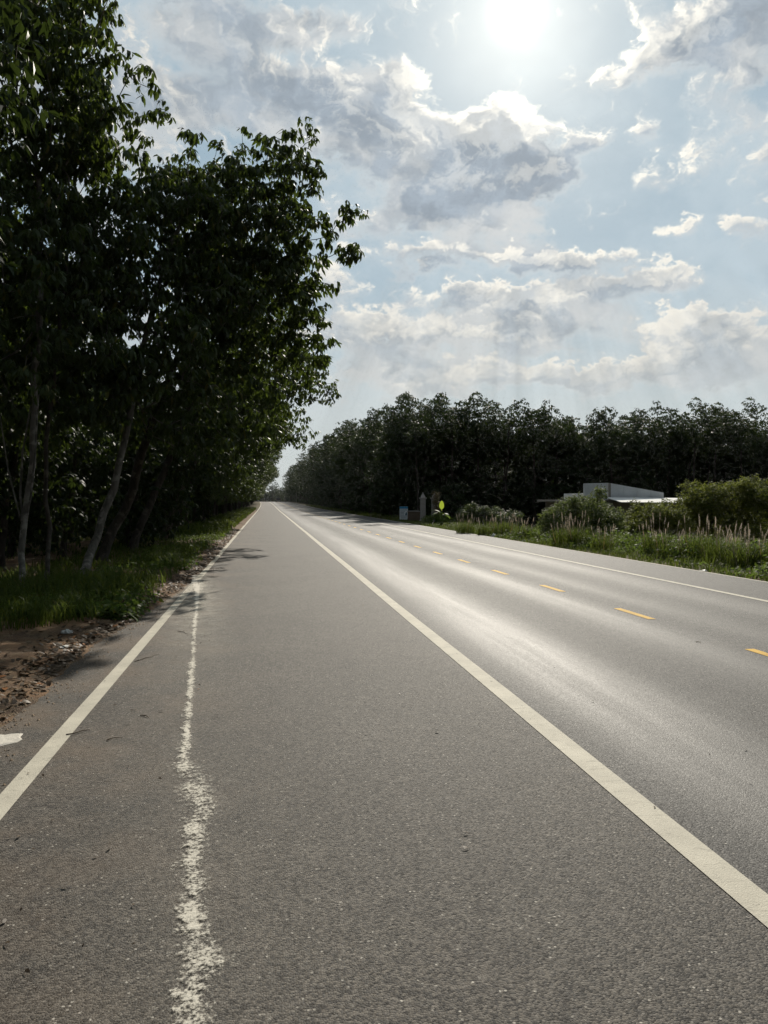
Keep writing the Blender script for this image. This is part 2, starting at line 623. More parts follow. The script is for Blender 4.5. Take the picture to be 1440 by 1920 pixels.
# ------------------------------------------------------------------ road
ROAD_L, ROAD_R = -2.15, 9.70
ys_r = list(np.arange(-14, 100, 4.0)) + list(np.arange(100, 480, 5.0))
road = grid_sheet('road', [ROAD_L, 0, 2, 4, 6, 8, ROAD_R], ys_r, lambda X, Y: road_z(Y), mat_road, lambda X, Y: X + road_dx(Y), smooth=True)
tag(road, kind='structure')
# the thickness of the asphalt, as a small step at either edge
for sx in (ROAD_L, ROAD_R):
    Y = np.array(ys_r)
    X = sx + road_dx(Y)
    Z = road_z(Y)
    v = np.concatenate([np.stack([X, Y, Z - .001], -1), np.stack([X + np.sign(sx) * .05, Y, Z - .09], -1)])
    n = len(Y)
    i = np.arange(n - 1)
    link('road_edge', mesh_tri('road_edge', v, np.stack([i, i + 1, i + n + 1, i + n], -1)), mat_road, road)


def stripe(name, xc, w, y0, y1, mat, step=4.0, lift=.004, wob=.006):
    Y = np.arange(y0, y1 + 1e-6, step) if y1 - y0 > step else np.array([y0, y1])
    X = xc + road_dx(Y) + wob * vnoise(Y * .35, Y * 0 + xc, 5)
    Z = road_z(Y) + lift
    v = np.concatenate([np.stack([X - w / 2, Y, Z], -1), np.stack([X + w / 2, Y, Z], -1)])
    n = len(Y)
    i = np.arange(n - 1)
    return link(name, mesh_tri(name, v, np.stack([i, i + n, i + n + 1, i + 1], -1)), mat, road)


stripe('edge_line', -1.375, .117, -10, 400, mat_white)
stripe('edge_line', 1.925, .157, -10, 400, mat_white)
stripe('edge_line', 7.83, .115, -10, 400, mat_white)
stripe('edge_lip', 9.66, .075, -10, 400, mat_lip, lift=.003)
for k in range(-3, 42):
    y0 = 9.67 + 3.16 * k
    stripe('centre_dash', 5.12, .112, y0, y0 + 1.06, mat_yellow, wob=.0)
stripe('centre_line', 5.12, .10, 9.67 + 3.16 * 42, 390, mat_yellow)

# ------------------------------------------------------------------ soil verge on the left, washed over the asphalt edge
def soil_edge(Y):
    return -1.93 + .42 * sstep(Y, 9.5, 15) + .10 * fbm(Y * .9, Y * 0 + 3.3, 11) + .035 * vnoise(Y * 9, Y * 0, 4)


def soil_z(X, Y):
    e = soil_edge(Y)
    t = e - X
    rise = np.clip(t / .55, -1, 1)
    z = np.where(t > 0, .012 + .045 * rise, .012 + .08 * rise) + .028 * fbm(X * 2.2, Y * 2.2, 21) * np.clip(t / .25, 0, 1)
    z = z + .010 * fbm(X * 11, Y * 11, 31, 3) * np.clip(t / .1, 0, 1) - .14 * sstep(t, 1.2, 5.5)
    return z + road_z(Y)


xs = np.concatenate([np.arange(-7.5, -3.0, .22), np.arange(-3.0, -1.15, .045)])
ys = np.concatenate([np.arange(-3, 3, .2), np.arange(3, 14, .05), np.arange(14, 30, .12), np.arange(30, 120, .5)])
verge = grid_sheet('verge_soil', xs, ys, soil_z, mat_soil)
tag(verge, kind='structure')
ys = np.arange(119.5, 400, 4)
verge2 = grid_sheet('verge_soil', np.arange(-7.5, -1.0, .5), ys, soil_z, mat_land, lambda X, Y: X + 0 * Y)
vv = verge2.data
for vt in vv.vertices:
    vt.co.x += float(road_dx(vt.co.y))
tag(verge2, kind='structure')

# ------------------------------------------------------------------ foliage materials
def leaf_material(name, dark, light, trans, gloss=.30, tmix=.38):
    m, G, out = material(name)
    geo = G.n('ShaderNodeNewGeometry')
    oi = G.n('ShaderNodeObjectInfo')
    r = geo.outputs['Random Per Island']
    c = G.mix(r, dark, light)
    c = G.v('SCALE', c, scale=G.m('ADD', .8, G.m('MULTIPLY', oi.outputs['Random'], .4)))
    odd = G.m('GREATER_THAN', r, .965)
    c = G.mix(odd, c, (light[0] * 2.4, light[1] * 1.5, light[2] * .9))
    p = pbsdf(G, None, c, .55, gloss)
    t = G.n('ShaderNodeBsdfTranslucent')
    G.put(t.inputs['Color'], G.mix(r, tuple(v * .75 for v in trans), trans))
    mx = G.n('ShaderNodeMixShader')
    mx.inputs[0].default_value = tmix
    G.t.links.new(p.outputs[0], mx.inputs[1])
    G.t.links.new(t.outputs[0], mx.inputs[2])
    G.t.links.new(mx.outputs[0], out.inputs['Surface'])
    return m


def bark_material(name, dark, light):
    m, G, out = material(name)
    co = G.n('ShaderNodeTexCoord').outputs['Object']
    a = G.noise(G.v('MULTIPLY', co, (9, 9, 2.5)), 1.0, 6, .65)
    b = G.noise(co, 5.0, 4, .6)
    c = G.mix(G.ss(a, .3, .7), dark, light)
    c = G.mix(G.m('MULTIPLY', G.ss(b, .52, .66), .7), c, tuple(min(1, v * 1.9) for v in light))
    pbsdf(G, out, c, .9, .2, 0, bump(G, a, .6, .02))
    return m


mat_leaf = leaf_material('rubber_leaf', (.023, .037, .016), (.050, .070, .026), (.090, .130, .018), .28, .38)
mat_leaf_shade = leaf_material('rubber_leaf_shaded', (.012, .021, .010), (.025, .039, .015), (.050, .075, .014), .10, .30)  # darker copy of the rubber leaf, plantation shade put into its colour
mat_leaf_dry = leaf_material('brown_leaf', (.09, .075, .035), (.17, .135, .06), (.18, .14, .05), .2, .3)
mat_bush = leaf_material('bush_leaf', (.045, .062, .016), (.090, .112, .030), (.21, .24, .045), .06, .42)
mat_bush_grey = leaf_material('grey_green_leaf', (.044, .066, .022), (.088, .120, .044), (.20, .25, .07), .06, .36)
mat_weed = leaf_material('weed_leaf', (.035, .058, .013), (.070, .105, .026), (.15, .22, .035), .06, .45)
mat_grass = leaf_material('grass_blade', (.026, .043, .010), (.055, .080, .018), (.115, .150, .024), .06, .45)
mat_straw = leaf_material('dry_plume', (.46, .40, .32), (.68, .62, .52), (.56, .48, .38), .05, .5)
mat_bark = bark_material('dark_bark', (.022, .018, .013), (.055, .046, .036))
mat_bark_pale = bark_material('pale_bark', (.050, .045, .037), (.125, .115, .098))


# ------------------------------------------------------------------ tree grower
def rot_rand(rng, n, tilt):
    """random turn about z followed by a lean of up to tilt radians"""
    a = rng.uniform(0, 2 * np.pi, n)
    b = rng.uniform(0, 2 * np.pi, n)
    t = tilt * np.sqrt(rng.uniform(0, 1, n))
    ca, sa = np.cos(a), np.sin(a)
    Rz = np.zeros((n, 3, 3))
    Rz[:, 0, 0], Rz[:, 0, 1], Rz[:, 1, 0], Rz[:, 1, 1], Rz[:, 2, 2] = ca, -sa, sa, ca, 1
    ax = np.stack([np.cos(b), np.sin(b), 0 * b], -1)
    K = np.zeros((n, 3, 3))
    K[:, 0, 2], K[:, 1, 2], K[:, 2, 0], K[:, 2, 1] = ax[:, 1], -ax[:, 0], -ax[:, 1], ax[:, 0]
    I = np.eye(3)[None]
    Rt = I + np.sin(t)[:, None, None] * K + (1 - np.cos(t))[:, None, None] * (K @ K)
    return Rt @ Rz


def whorl(rng, n_leaf, pet, leaf, width, detail, droop=1.0, leaflets=3):
    """leaves round a shoot tip: stalks spread outwards, leaflets hang from their ends"""
    V, T = [], []
    n = 0
    for i in range(n_leaf):
        az = 2 * np.pi * (i * .381966) + rng.uniform(-.3, .3)
        up = rng.uniform(-.35, .75)
        o = np.array([np.cos(az), np.sin(az), 0])
        d = o * np.cos(up) + np.array([0, 0, np.sin(up)])
        L = pet * rng.uniform(.5, 1.15)
        b = d * L + np.array([0, 0, rng.uniform(-.06, .05)])
        side = np.array([-o[1], o[0], 0])
        # stalk
        if detail >= 2:
            w = .003 * side
            V += [w, -w, b]
            T += [(n, n + 1, n + 2)]
            n += 3
        for k in range(leaflets):
            sp = (k - (leaflets - 1) / 2) * .75 + rng.uniform(-.15, .15)
            f = o * np.cos(sp) + side * np.sin(sp)
            dr = rng.uniform(.35, 1.25) * droop
            s2 = np.array([-f[1], f[0], 0])
            tw = rng.uniform(-.5, .5)
            s2 = s2 * np.cos(tw) + np.array([0, 0, np.sin(tw)])
            ll = leaf * rng.uniform(.75, 1.2)
            ww = width * rng.uniform(.85, 1.15) * .5

            def q(t):
                a = dr * (.55 + .75 * t)
                return b + ll * t * (f * np.cos(a) - np.array([0, 0, np.sin(a)]))
            if detail >= 1:
                m1, m2 = q(.35), q(.72)
                V += [q(0.02), m1 - s2 * ww, m1 + s2 * ww, m2 - s2 * ww * .82, m2 + s2 * ww * .82, q(1.0)]
                T += [(n, n + 2, n + 1), (n + 1, n + 2, n + 4), (n + 1, n + 4, n + 3), (n + 3, n + 4, n + 5)]
                n += 6
            else:
                m1 = q(.5)
                V += [q(0), m1 - s2 * ww, m1 + s2 * ww, q(1.0)]
                T += [(n, n + 2, n + 1), (n + 1, n + 2, n + 3)]
                n += 4
    return np.array(V), np.array(T)


def scatter(templates, P, Rm, S, rng):
    """copies of the templates at points P, joined"""
    which = rng.integers(0, len(templates), len(P))
    VV, TT, off = [], [], 0
    for k, (v, t) in enumerate(templates):
        idx = np.where(which == k)[0]
        if not len(idx):
            continue
        a = np.einsum('nij,vj->nvi', Rm[idx], v) * S[idx][:, None, None] + P[idx][:, None, :]
        VV.append(a.reshape(-1, 3))
        TT.append((t[None] + (np.arange(len(idx)) * len(v))[:, None, None]).reshape(-1, 3) + off)
        off += a.shape[0] * a.shape[1]
    return np.concatenate(VV), np.concatenate(TT)


def segs(p0, p1, r0, r1, k):
    """many tapered sticks at once"""
    d = p1 - p0
    L = np.linalg.norm(d, axis=1, keepdims=True) + 1e-9
    d = d / L
    ref = np.where(np.abs(d[:, 2:3]) < .9, np.array([[0, 0, 1.0]]), np.array([[1.0, 0, 0]]))
    a = np.cross(d, ref)
    a /= np.linalg.norm(a, axis=1, keepdims=True)
    b = np.cross(d, a)
    th = 2 * np.pi * np.arange(k) / k
    ring = np.cos(th)[None, :, None] * a[:, None] + np.sin(th)[None, :, None] * b[:, None]
    v0 = p0[:, None] + ring * r0[:, None, None]
    v1 = p1[:, None] + ring * r1[:, None, None]
    n = len(p0)
    V = np.concatenate([v0, v1], 1).reshape(-1, 3)
    j = np.arange(k)
    q = np.stack([j, (j + 1) % k, k + (j + 1) % k, k + j], -1)
    t = np.concatenate([q[:, [0, 1, 2]], q[:, [0, 2, 3]]])
    T = (t[None] + (np.arange(n) * 2 * k)[:, None, None]).reshape(-1, 3)
    return V, T


def grow(P, trunk, bf=.35):
    """join the shoot points to the trunk by a tree that keeps both twigs and paths short"""
    N0 = len(trunk)
    X = np.concatenate([trunk, P])
    n = len(X)
    par = np.full(n, -1)
    path = np.zeros(n)
    for i in range(1, N0):
        par[i] = i - 1
        path[i] = path[i - 1] + np.linalg.norm(X[i] - X[i - 1])
    done = np.zeros(n, bool)
    done[:N0] = True
    best = np.full(n, 1e9)
    bp = np.full(n, -1)
    low = int(N0 * .55)
    for i in range(low, N0):
        c = np.linalg.norm(X - X[i], axis=1) + bf * path[i]
        u = c < best
        best[u], bp[u] = c[u], i
    best[done] = 1e9
    order = list(range(N0))
    for _ in range(n - N0):
        j = int(np.argmin(best))
        par[j] = bp[j]
        path[j] = path[bp[j]] + np.linalg.norm(X[j] - X[bp[j]])
        done[j] = True
        order.append(j)
        best[j] = 1e9
        c = np.linalg.norm(X - X[j], axis=1) + bf * path[j]
        u = (c < best) & ~done
        best[u], bp[u] = c[u], j
    return X, par, order


def in_lobes(rng, lobes, n, hollow=.45):
    """shoot points spread through a crown made of ellipsoids (centre, radii, share)"""
    w = np.array([l[6] if len(l) > 6 else l[3] * l[4] * l[5] for l in lobes], float)
    w /= w.sum()
    which = rng.choice(len(lobes), n, p=w)
    d = rng.normal(size=(n, 3))
    d /= np.linalg.norm(d, axis=1, keepdims=True)
    r = rng.uniform(hollow ** 3, 1, n) ** (1 / 3)
    L = np.array([l[:6] for l in lobes], float)[which]
    return L[:, :3] + d * r[:, None] * L[:, 3:6]


def make_tree(name, seed, trunk_pts, trunk_r, lobes, n_pts, leaf, per=(8, 11), detail=1, bark=None, leafmat=None,
              pet=.17, width=.31, tip=.006, extra_stems=(), tilt=.5, droop=1.25, leaflets=3, hollow=.45, gap=.30):
    rng = np.random.default_rng(seed)
    tp = np.array(trunk_pts, float)
    # resample the trunk
    s = np.concatenate([[0], np.cumsum(np.linalg.norm(np.diff(tp, axis=0), axis=1))])
    m = max(6, int(s[-1] / .5))
    u = np.linspace(0, s[-1], m)
    trunk = np.stack([np.interp(u, s, tp[:, i]) for i in range(3)], -1)
    k = np.linspace(0, 1, m)
    for i in range(2):
        ker = np.array([.25, .5, .25])
        pad = np.pad(trunk[:, i], 1, mode='edge')
        sm = np.convolve(pad, ker, 'valid')
        trunk[1:-1, i] = sm[1:-1]
        trunk[:, i] += .035 * np.sin(k * 9 + rng.uniform(0, 6)) * np.sin(np.pi * k) + .03 * rng.normal(size=m) * (k > 0)
    P = in_lobes(rng, lobes, n_pts, hollow)
    # thin out shoots that crowd each other
    keep = []
    for i in range(len(P)):
        if not keep or np.min(np.linalg.norm(P[keep] - P[i], axis=1)) > gap:
            keep.append(i)
    P = P[keep]
    X, par, order = grow(P, trunk)
    n = len(X)
    kids = np.zeros(n)
    r = np.full(n, tip)
    acc = np.zeros(n)
    for j in order[::-1]:
        if acc[j] > 0:
            r[j] = max(acc[j] ** (1 / 2.4), tip)
        if par[j] >= 0:
            acc[par[j]] += r[j] ** 2.4
            kids[par[j]] += 1
    N0 = len(trunk)
    prof = trunk_r * (1 - .55 * k) * (1 + .35 * np.exp(-u / .25))
    top = max(r[N0 - 1], prof[-1])
    r[:N0] = np.maximum(prof, np.minimum(r[:N0], trunk_r))
    sc = trunk_r * .62 / max(r[N0:].max(), 1e-6)
    r[N0:] = np.maximum(tip, r[N0:] * min(1.0, sc))
    j = np.arange(N0, n)
    p0, p1 = X[par[j]], X[j]
    mid = (p0 + p1) / 2 + rng.normal(size=p0.shape) * .07 * np.linalg.norm(p1 - p0, axis=1, keepdims=True)
    mid[:, 2] += .04 * np.linalg.norm(p1 - p0, axis=1)
    ra = np.minimum(r[par[j]], r[j] * 1.5)
    V1, T1 = segs(p0, mid, ra, (ra + r[j]) / 2, 5 if detail >= 1 else 4)
    V2, T2 = segs(mid, p1, (ra + r[j]) / 2, r[j], 5 if detail >= 1 else 4)
    V3, T3 = segs(trunk[:-1], trunk[1:], r[:N0 - 1], r[1:N0], 12 if detail >= 1 else 7)
    VV, TT, off = [], [], 0
    for V, T in ((V1, T1), (V2, T2), (V3, T3)):
        VV.append(V)
        TT.append(T + off)
        off += len(V)
    for pts, rr in extra_stems:
        pts = np.array(pts, float)
        q = np.linspace(0, 1, len(pts))
        V, T = segs(pts[:-1], pts[1:], rr * (1 - .4 * q[:-1]), rr * (1 - .4 * q[1:]), 7)
        VV.append(V)
        TT.append(T + off)
        off += len(V)
    wood = mesh_tri('trunk', np.concatenate(VV), np.concatenate(TT), smooth=True)
    wood.materials.append(bark or mat_bark)
    tmpl = [whorl(rng, int(rng.integers(per[0], per[1] + 1)), pet, leaf, leaf * width, detail, droop, leaflets) for _ in range(7)]
    Q = X[N0:]
    Rm = rot_rand(rng, len(Q), tilt)
    S = rng.uniform(.75, 1.2, len(Q))
    V, T = scatter(tmpl, Q, Rm, S, rng)
    fol = mesh_tri('crown', V, T)
    fol.materials.append(leafmat or mat_leaf)
    root = empty(name)
    link('trunk', wood, None, root)
    c = link('crown', fol, None, root)
    c['kind'] = 'stuff'
    return root


def place(root, loc, rz=0.0, sc=1.0, szx=1.0):
    root.location = loc
    root.rotation_euler = (0, 0, rz)
    root.scale = (sc * szx, sc * szx, sc)
    return root


# ------------------------------------------------------------------ trees lining the left edge, nearest first
def rel(base, pts):
    return [tuple(np.array(p) - np.array(base)) for p in pts]


def lobe(base, x, y, d, rx, rz, ry=None, share=None):
    """part of a crown seen round photo pixel (x, y) at depth d; rx, ry, rz in metres"""
    c = at(x, y, d) - np.array(base)
    out = (c[0], c[1], c[2], rx, ry or rx, rz)
    return out + ((share,) if share else ())


def gbase(x, y):
    p = on_ground(x, y)
    return (float(p[0]), float(p[1]), float(soil_z(p[0], p[1])) - .05)


ROW = 'rubber trees along the left road edge'
# 1: slender, pale, splits near the ground into thin stems
b = gbase(35, 1112)
stem = lambda *q: [at(x, y, d) - np.array(b) for x, y, d in q]
t = make_tree('rubber_tree', 11, [(0, 0, 0)] + stem((38, 1050, 14.0), (45, 985, 14.0), (60, 880, 14.0), (78, 600, 14.2), (70, 380, 14.6), (60, 200, 15)),
              .058, [lobe(b, 50, 640, 13.5, .8, .7), lobe(b, 20, 500, 13.7, .9, .8), lobe(b, 85, 735, 13.4, .35, .3), lobe(b, 30, 720, 14.8, .9, .8), lobe(b, 110, 770, 15, .7, .35), lobe(b, 60, 170, 14.6, 1.5, 1.5, 1.8), lobe(b, 120, 60, 14.6, 1.05, 1.2, 1.6), lobe(b, 40, -90, 15, 1.7, 1.6, 1.9),
                     lobe(b, 150, 230, 15, .85, .9, 1.4), lobe(b, 40, 420, 15, 1.5, 1.2, 1.7), lobe(b, 250, 215, 15, .50, .45, .7), lobe(b, 225, 100, 15, .22, .15, .3, .15), lobe(b, 300, 215, 15, .2, .15, .2, .12), lobe(b, 265, 150, 15, .25, .2, .3, .2), lobe(b, 0, 640, 15, 1.1, 1.1)],
              960, .20, (8, 11), 2, mat_bark_pale, gap=.24,
              extra_stems=[(stem((45, 985, 14), (38, 930, 14), (42, 850, 14), (58, 760, 14)), .026), (stem((47, 980, 14), (58, 930, 13.9), (66, 850, 13.9), (72, 740, 13.9)), .024),
                           (stem((44, 990, 14), (30, 940, 14), (15, 880, 14), (0, 780, 14)), .018)])
t.location = b
tag(t, 'nearest tree at the far left, pale trunk splitting low into several thin stems', 'tree', ROW)
# 2: thin straight pole
b = gbase(85, 1106)
stem = lambda *q: [at(x, y, d) - np.array(b) for x, y, d in q]
t = make_tree('rubber_tree', 12, [(0, 0, 0)] + stem((88, 1000, 14.8), (92, 880, 14.9), (100, 700, 15), (130, 450, 15.4), (140, 300, 15.8)),
              .042, [lobe(b, 150, 620, 14.4, .8, .8), lobe(b, 110, 480, 14.6, .8, .8), lobe(b, 190, 730, 16, .9, .8), lobe(b, 60, 810, 16, .8, .4), lobe(b, 120, 330, 15.8, 1.3, 1.1), lobe(b, 160, 480, 16, 1.3, 1.2), lobe(b, 60, 560, 16, 1.3, 1.1), lobe(b, 210, 420, 16.2, .9, .8), lobe(b, 120, 700, 16, 1.0, .7)],
              800, .20, (7, 10), 2, mat_bark, gap=.26)
t.location = b
tag(t, 'thin straight dark pole of a tree beside the nearest pale trunk', 'tree', ROW)
# 3: the leaning pale trunk
b = gbase(152, 1090)
stem = lambda *q: [at(x, y, d) - np.array(b) for x, y, d in q]
t = make_tree('rubber_tree', 13, [(0, 0, 0)] + stem((168, 1030, 16.4), (198, 940, 16.7), (232, 835, 17), (255, 720, 17.4), (290, 560, 18), (330, 430, 18.4)),
              .095, [lobe(b, 250, 690, 16.2, .8, .6), lobe(b, 200, 560, 16.2, .9, .8), lobe(b, 330, 640, 16.6, .8, .7), lobe(b, 250, 770, 18, 1.0, .5), lobe(b, 380, 830, 18.5, .8, .5), lobe(b, 330, 790, 18.6, .9, .5), lobe(b, 330, 420, 18.4, 1.5, 1.2), lobe(b, 270, 560, 18, 1.6, 1.1), lobe(b, 420, 560, 18.4, 1.2, 1.0), lobe(b, 250, 340, 18.4, .9, .7),
                     lobe(b, 300, 700, 18, 1.4, .8), lobe(b, 400, 740, 18.2, .7, .6), lobe(b, 345, 255, 18, .35, .25)],
              960, .21, (8, 11), 2, mat_bark_pale, gap=.26)
t.location = b
tag(t, 'tree with a bare pale trunk leaning to the right over the grass', 'tree', ROW)
# 4: the big crown reaching out over the shoulder
b = gbase(225, 1058)
b = (b[0] - .5, b[1], b[2])
stem = lambda *q: [at(x, y, d) - np.array(b) for x, y, d in q]
t = make_tree('rubber_tree', 14, [(0, 0, 0)] + stem((235, 960, 20), (270, 820, 20), (330, 680, 20), (400, 540, 20), (450, 420, 20)),
              .13, [lobe(b, 420, 800, 20.5, 1.3, .7), lobe(b, 300, 800, 21, 1.1, .7), lobe(b, 430, 430, 20, 2.1, 1.8, 2.0), lobe(b, 520, 330, 20, 1.15, 1.0), lobe(b, 470, 265, 20, .5, .45), lobe(b, 565, 265, 20, .42, .5), lobe(b, 380, 330, 20, 1.2, .7),
                    lobe(b, 560, 440, 20, 1.0, 1.3), lobe(b, 630, 430, 20, .60, .45), lobe(b, 655, 470, 20, .32, .25, .4, .35), lobe(b, 662, 402, 20, .33, .22, .4, .35), lobe(b, 455, 240, 20, .16, .1, .2, .1), lobe(b, 572, 232, 20, .16, .12, .2, .12), lobe(b, 545, 250, 20, .2, .12, .2, .12), lobe(b, 415, 275, 20, .25, .15, .3, .12), lobe(b, 590, 330, 20, .3, .3, .3, .2), lobe(b, 605, 640, 20, .25, .5, .3, .3), lobe(b, 500, 560, 20, 1.5, 1.3), lobe(b, 575, 520, 20, .75, .9),
                    lobe(b, 420, 680, 20, 1.5, 1.0), lobe(b, 545, 660, 20.5, .9, .9)],
              1150, .215, (8, 11), 2, mat_bark, gap=.25, hollow=.2)
t.location = b
tag(t, 'big dark tree whose crown reaches furthest out towards the sky over the shoulder', 'tree', ROW)
# 5: behind it
b = (-4.1, 24.5, .0)
stem = lambda *q: [at(x, y, d) - np.array(b) for x, y, d in q]
t = make_tree('rubber_tree', 15, [(0, 0, 0)] + stem((300, 900, 24.6), (350, 760, 24.8), (430, 640, 25), (470, 560, 25)),
              .13, [lobe(b, 430, 560, 25, 2.2, 1.8), lobe(b, 540, 560, 25, 1.2, 1.2), lobe(b, 560, 680, 25.5, 1.0, 1.0), lobe(b, 480, 700, 25, 1.6, 1.3), lobe(b, 420, 800, 25, 1.3, .9), lobe(b, 530, 770, 25, .8, .8)],
              680, .19, (7, 10), 1, mat_bark, gap=.28)
t.location = b
tag(t, 'dark tree just beyond the big overhanging crown, low leaves lit from behind', 'tree', ROW)
# 6: the low branch that sticks out over the road
b = (-4.0, 31.0, .0)
stem = lambda *q: [at(x, y, d) - np.array(b) for x, y, d in q]
t = make_tree('rubber_tree', 16, [(0, 0, 0)] + stem((345, 900, 31), (400, 800, 31), (460, 720, 31), (520, 700, 31)),
              .14, [lobe(b, 500, 690, 31, 2.0, 1.8), lobe(b, 580, 730, 31, 1.2, .8), lobe(b, 622, 742, 31, .55, .38), lobe(b, 470, 800, 31, 1.7, 1.2), lobe(b, 545, 800, 31, 1.0, .9), lobe(b, 590, 690, 31, .6, .6)],
              700, .19, (7, 10), 1, mat_bark, gap=.29)
t.location = b
tag(t, 'tree with one leafy branch sticking out low over the road shoulder', 'tree', ROW)

# generic forms for the plantation
def generic(seed, H=9.8, r=3.0, over=0.0, n=520, leaf=.21, per=(6, 8), detail=0, low=3.0, mat=None, gap=.34, width=.36):
    rng = np.random.default_rng(seed)
    lx, ly = rng.uniform(-.5, .5, 2)
    lobes = []
    for i in range(9):
        a = rng.uniform(0, 2 * np.pi)
        q = rng.uniform(.25, .85) * r
        z = rng.uniform(low + 1.0, H - 1.5)
        k = 1 - .45 * abs((z - (low + H) / 2) / (H - low) * 2) ** 2
        lobes.append((lx + q * k * np.cos(a) + over * k, ly + q * k * np.sin(a), z, rng.uniform(.32, .5) * r, rng.uniform(.32, .5) * r, rng.uniform(.9, 1.5)))
    for i in range(3):
        a = rng.uniform(0, 2 * np.pi)
        lobes.append((lx + .4 * r * np.cos(a) + over * .5, ly + .4 * r * np.sin(a), H - rng.uniform(.2, 1.0), .65, .65, .8))
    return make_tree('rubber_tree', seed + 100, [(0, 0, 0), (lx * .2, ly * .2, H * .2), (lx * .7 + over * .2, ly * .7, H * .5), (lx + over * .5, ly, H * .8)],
                     .105, lobes, n, leaf, per, detail, mat_bark, mat or mat_leaf_shade, pet=.20, width=width, gap=gap, droop=.9)


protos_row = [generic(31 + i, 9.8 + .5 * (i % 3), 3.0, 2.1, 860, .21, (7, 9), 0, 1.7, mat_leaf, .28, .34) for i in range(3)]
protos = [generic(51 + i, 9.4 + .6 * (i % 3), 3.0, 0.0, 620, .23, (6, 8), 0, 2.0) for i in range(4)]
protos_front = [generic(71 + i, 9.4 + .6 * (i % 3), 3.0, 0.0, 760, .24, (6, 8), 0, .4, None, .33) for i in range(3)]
saplings = [generic(91 + i, 4.6 + .5 * i, 1.7, .3, 300, .19, (6, 9), 1, .3, mat_leaf_shade, .26) for i in range(2)]
used = set()
PR = np.random.default_rng(5)


def plant(pool, x, y, label, group, sc=1.0, turn=None, name=None):
    i = int(PR.integers(0, len(pool)))
    root = pool[i]
    if id(root) in used:
        root = copy_tree(root)
    else:
        used.add(id(root))
    z = float(land_z(x, y)) - .08
    place(root, (float(x), float(y), z), PR.uniform(-.7, .7) if turn is None else turn, sc * PR.uniform(.95, 1.05), PR.uniform(1.0, 1.12))
    tag(root, label, 'tree', group)
    return root


n_left = 0
y = 36.0
while y < 345:
    plant(protos_row, -4.2 + float(road_dx(y)) + PR.uniform(-.3, .3), y, 'dark rubber tree further down the left roadside row, leaning over the shoulder',
          'rubber trees of the left roadside row in the distance', .98 if y < 120 else 1.05)
    n_left += 1
    y += PR.uniform(3.0, 4.4) if y < 130 else PR.uniform(5.5, 8.0)
# the row goes on past the photographer: unseen trees added to cut sky light
for x, y in ((-6.8, 9.5), (-6.6, 5.0), (-6.9, 1.0), (-6.7, -4.0), (-6.8, -9.0), (-10.5, 12.5), (-10.8, 6.0), (-10.5, 0.0)):
    plant(protos, x, y, 'unseen rubber tree added to the left row beside and behind the photographer', 'unseen added rubber trees beside the photographer', 1.0, PR.uniform(0, 6.28))
# rows behind, inside the plantation
for row in range(1, 8):
    x = -4.2 - row * 4.6
    y = max(17.0, -x / .335 - 7)
    while y < 108:
        plant(protos, x + PR.uniform(-.4, .4), y, 'rubber tree standing in the dark plantation behind the left roadside row',
              'rubber trees inside the left plantation', 1.0, PR.uniform(0, 6.28))
        n_left += 1
        y += PR.uniform(2.6, 3.4) if row == 1 and y < 40 else PR.uniform(3.8, 4.8) if row <= 3 else PR.uniform(6, 8)
# young trees in the gaps of the first row
for k, (x, y) in enumerate(((-6.3, 19.5), (-5.6, 22.5), (-4.6, 26.5), (-5.0, 29.0), (-4.7, 33.5), (-7.6, 24.5), (-8.6, 28.0), (-4.9, 39.0), (-4.6, 45.0), (-6.8, 33))):
    plant(saplings, x, y, 'small young rubber tree filling the gap under the left roadside crowns', 'young trees under the left row', PR.uniform(.85, 1.1), PR.uniform(0, 6.28))

# ------------------------------------------------------------------ plantation on the right
RG = 'rubber trees of the plantation on the right'
n_right = 0
for row in range(3):                                   # front along the clearing
    x = 13.0 + row * .9
    while x < 64:
        plant(protos_front if row <= 1 else protos, x, 65.5 + row * 4.0 + PR.uniform(-.9, .9),
              'rubber tree in the dense dark plantation across the clearing on the right', RG, 1.04 + .03 * row, PR.uniform(0, 6.28))
        n_right += 1
        x += PR.uniform(2.3, 2.9)
for row in range(2):                                   # front along the road, running away
    y = 69 + row * 2
    while y < 350:
        x = 12.7 + row * 4.2 + float(road_dx(y)) + PR.uniform(-.5, .4)
        plant(protos_front if row == 0 and y < 200 and PR.uniform() < .6 else protos, x, y, 'rubber tree in the dark row along the right road edge beyond the gate', 'rubber trees along the right road edge', 1.06 if y < 84 else 1.16 if y < 110 else 1.3, PR.uniform(0, 6.28))
        n_right += 1
        y += PR.uniform(3.2, 4.4) if y < 150 else PR.uniform(6, 9)
for i in range(30):                                    # where the road drops out of sight the trees close the view
    y = PR.uniform(385, 470)
    x = PR.uniform(-45, 34)
    if abs(x - 4 - float(road_dx(y))) < 7.5:
        continue
    plant(protos, x, y, 'hazy far tree closing the view at the end of the road', 'far trees at the end of the road', 1.25, PR.uniform(0, 6.28))
print('trees', n_left, n_right)


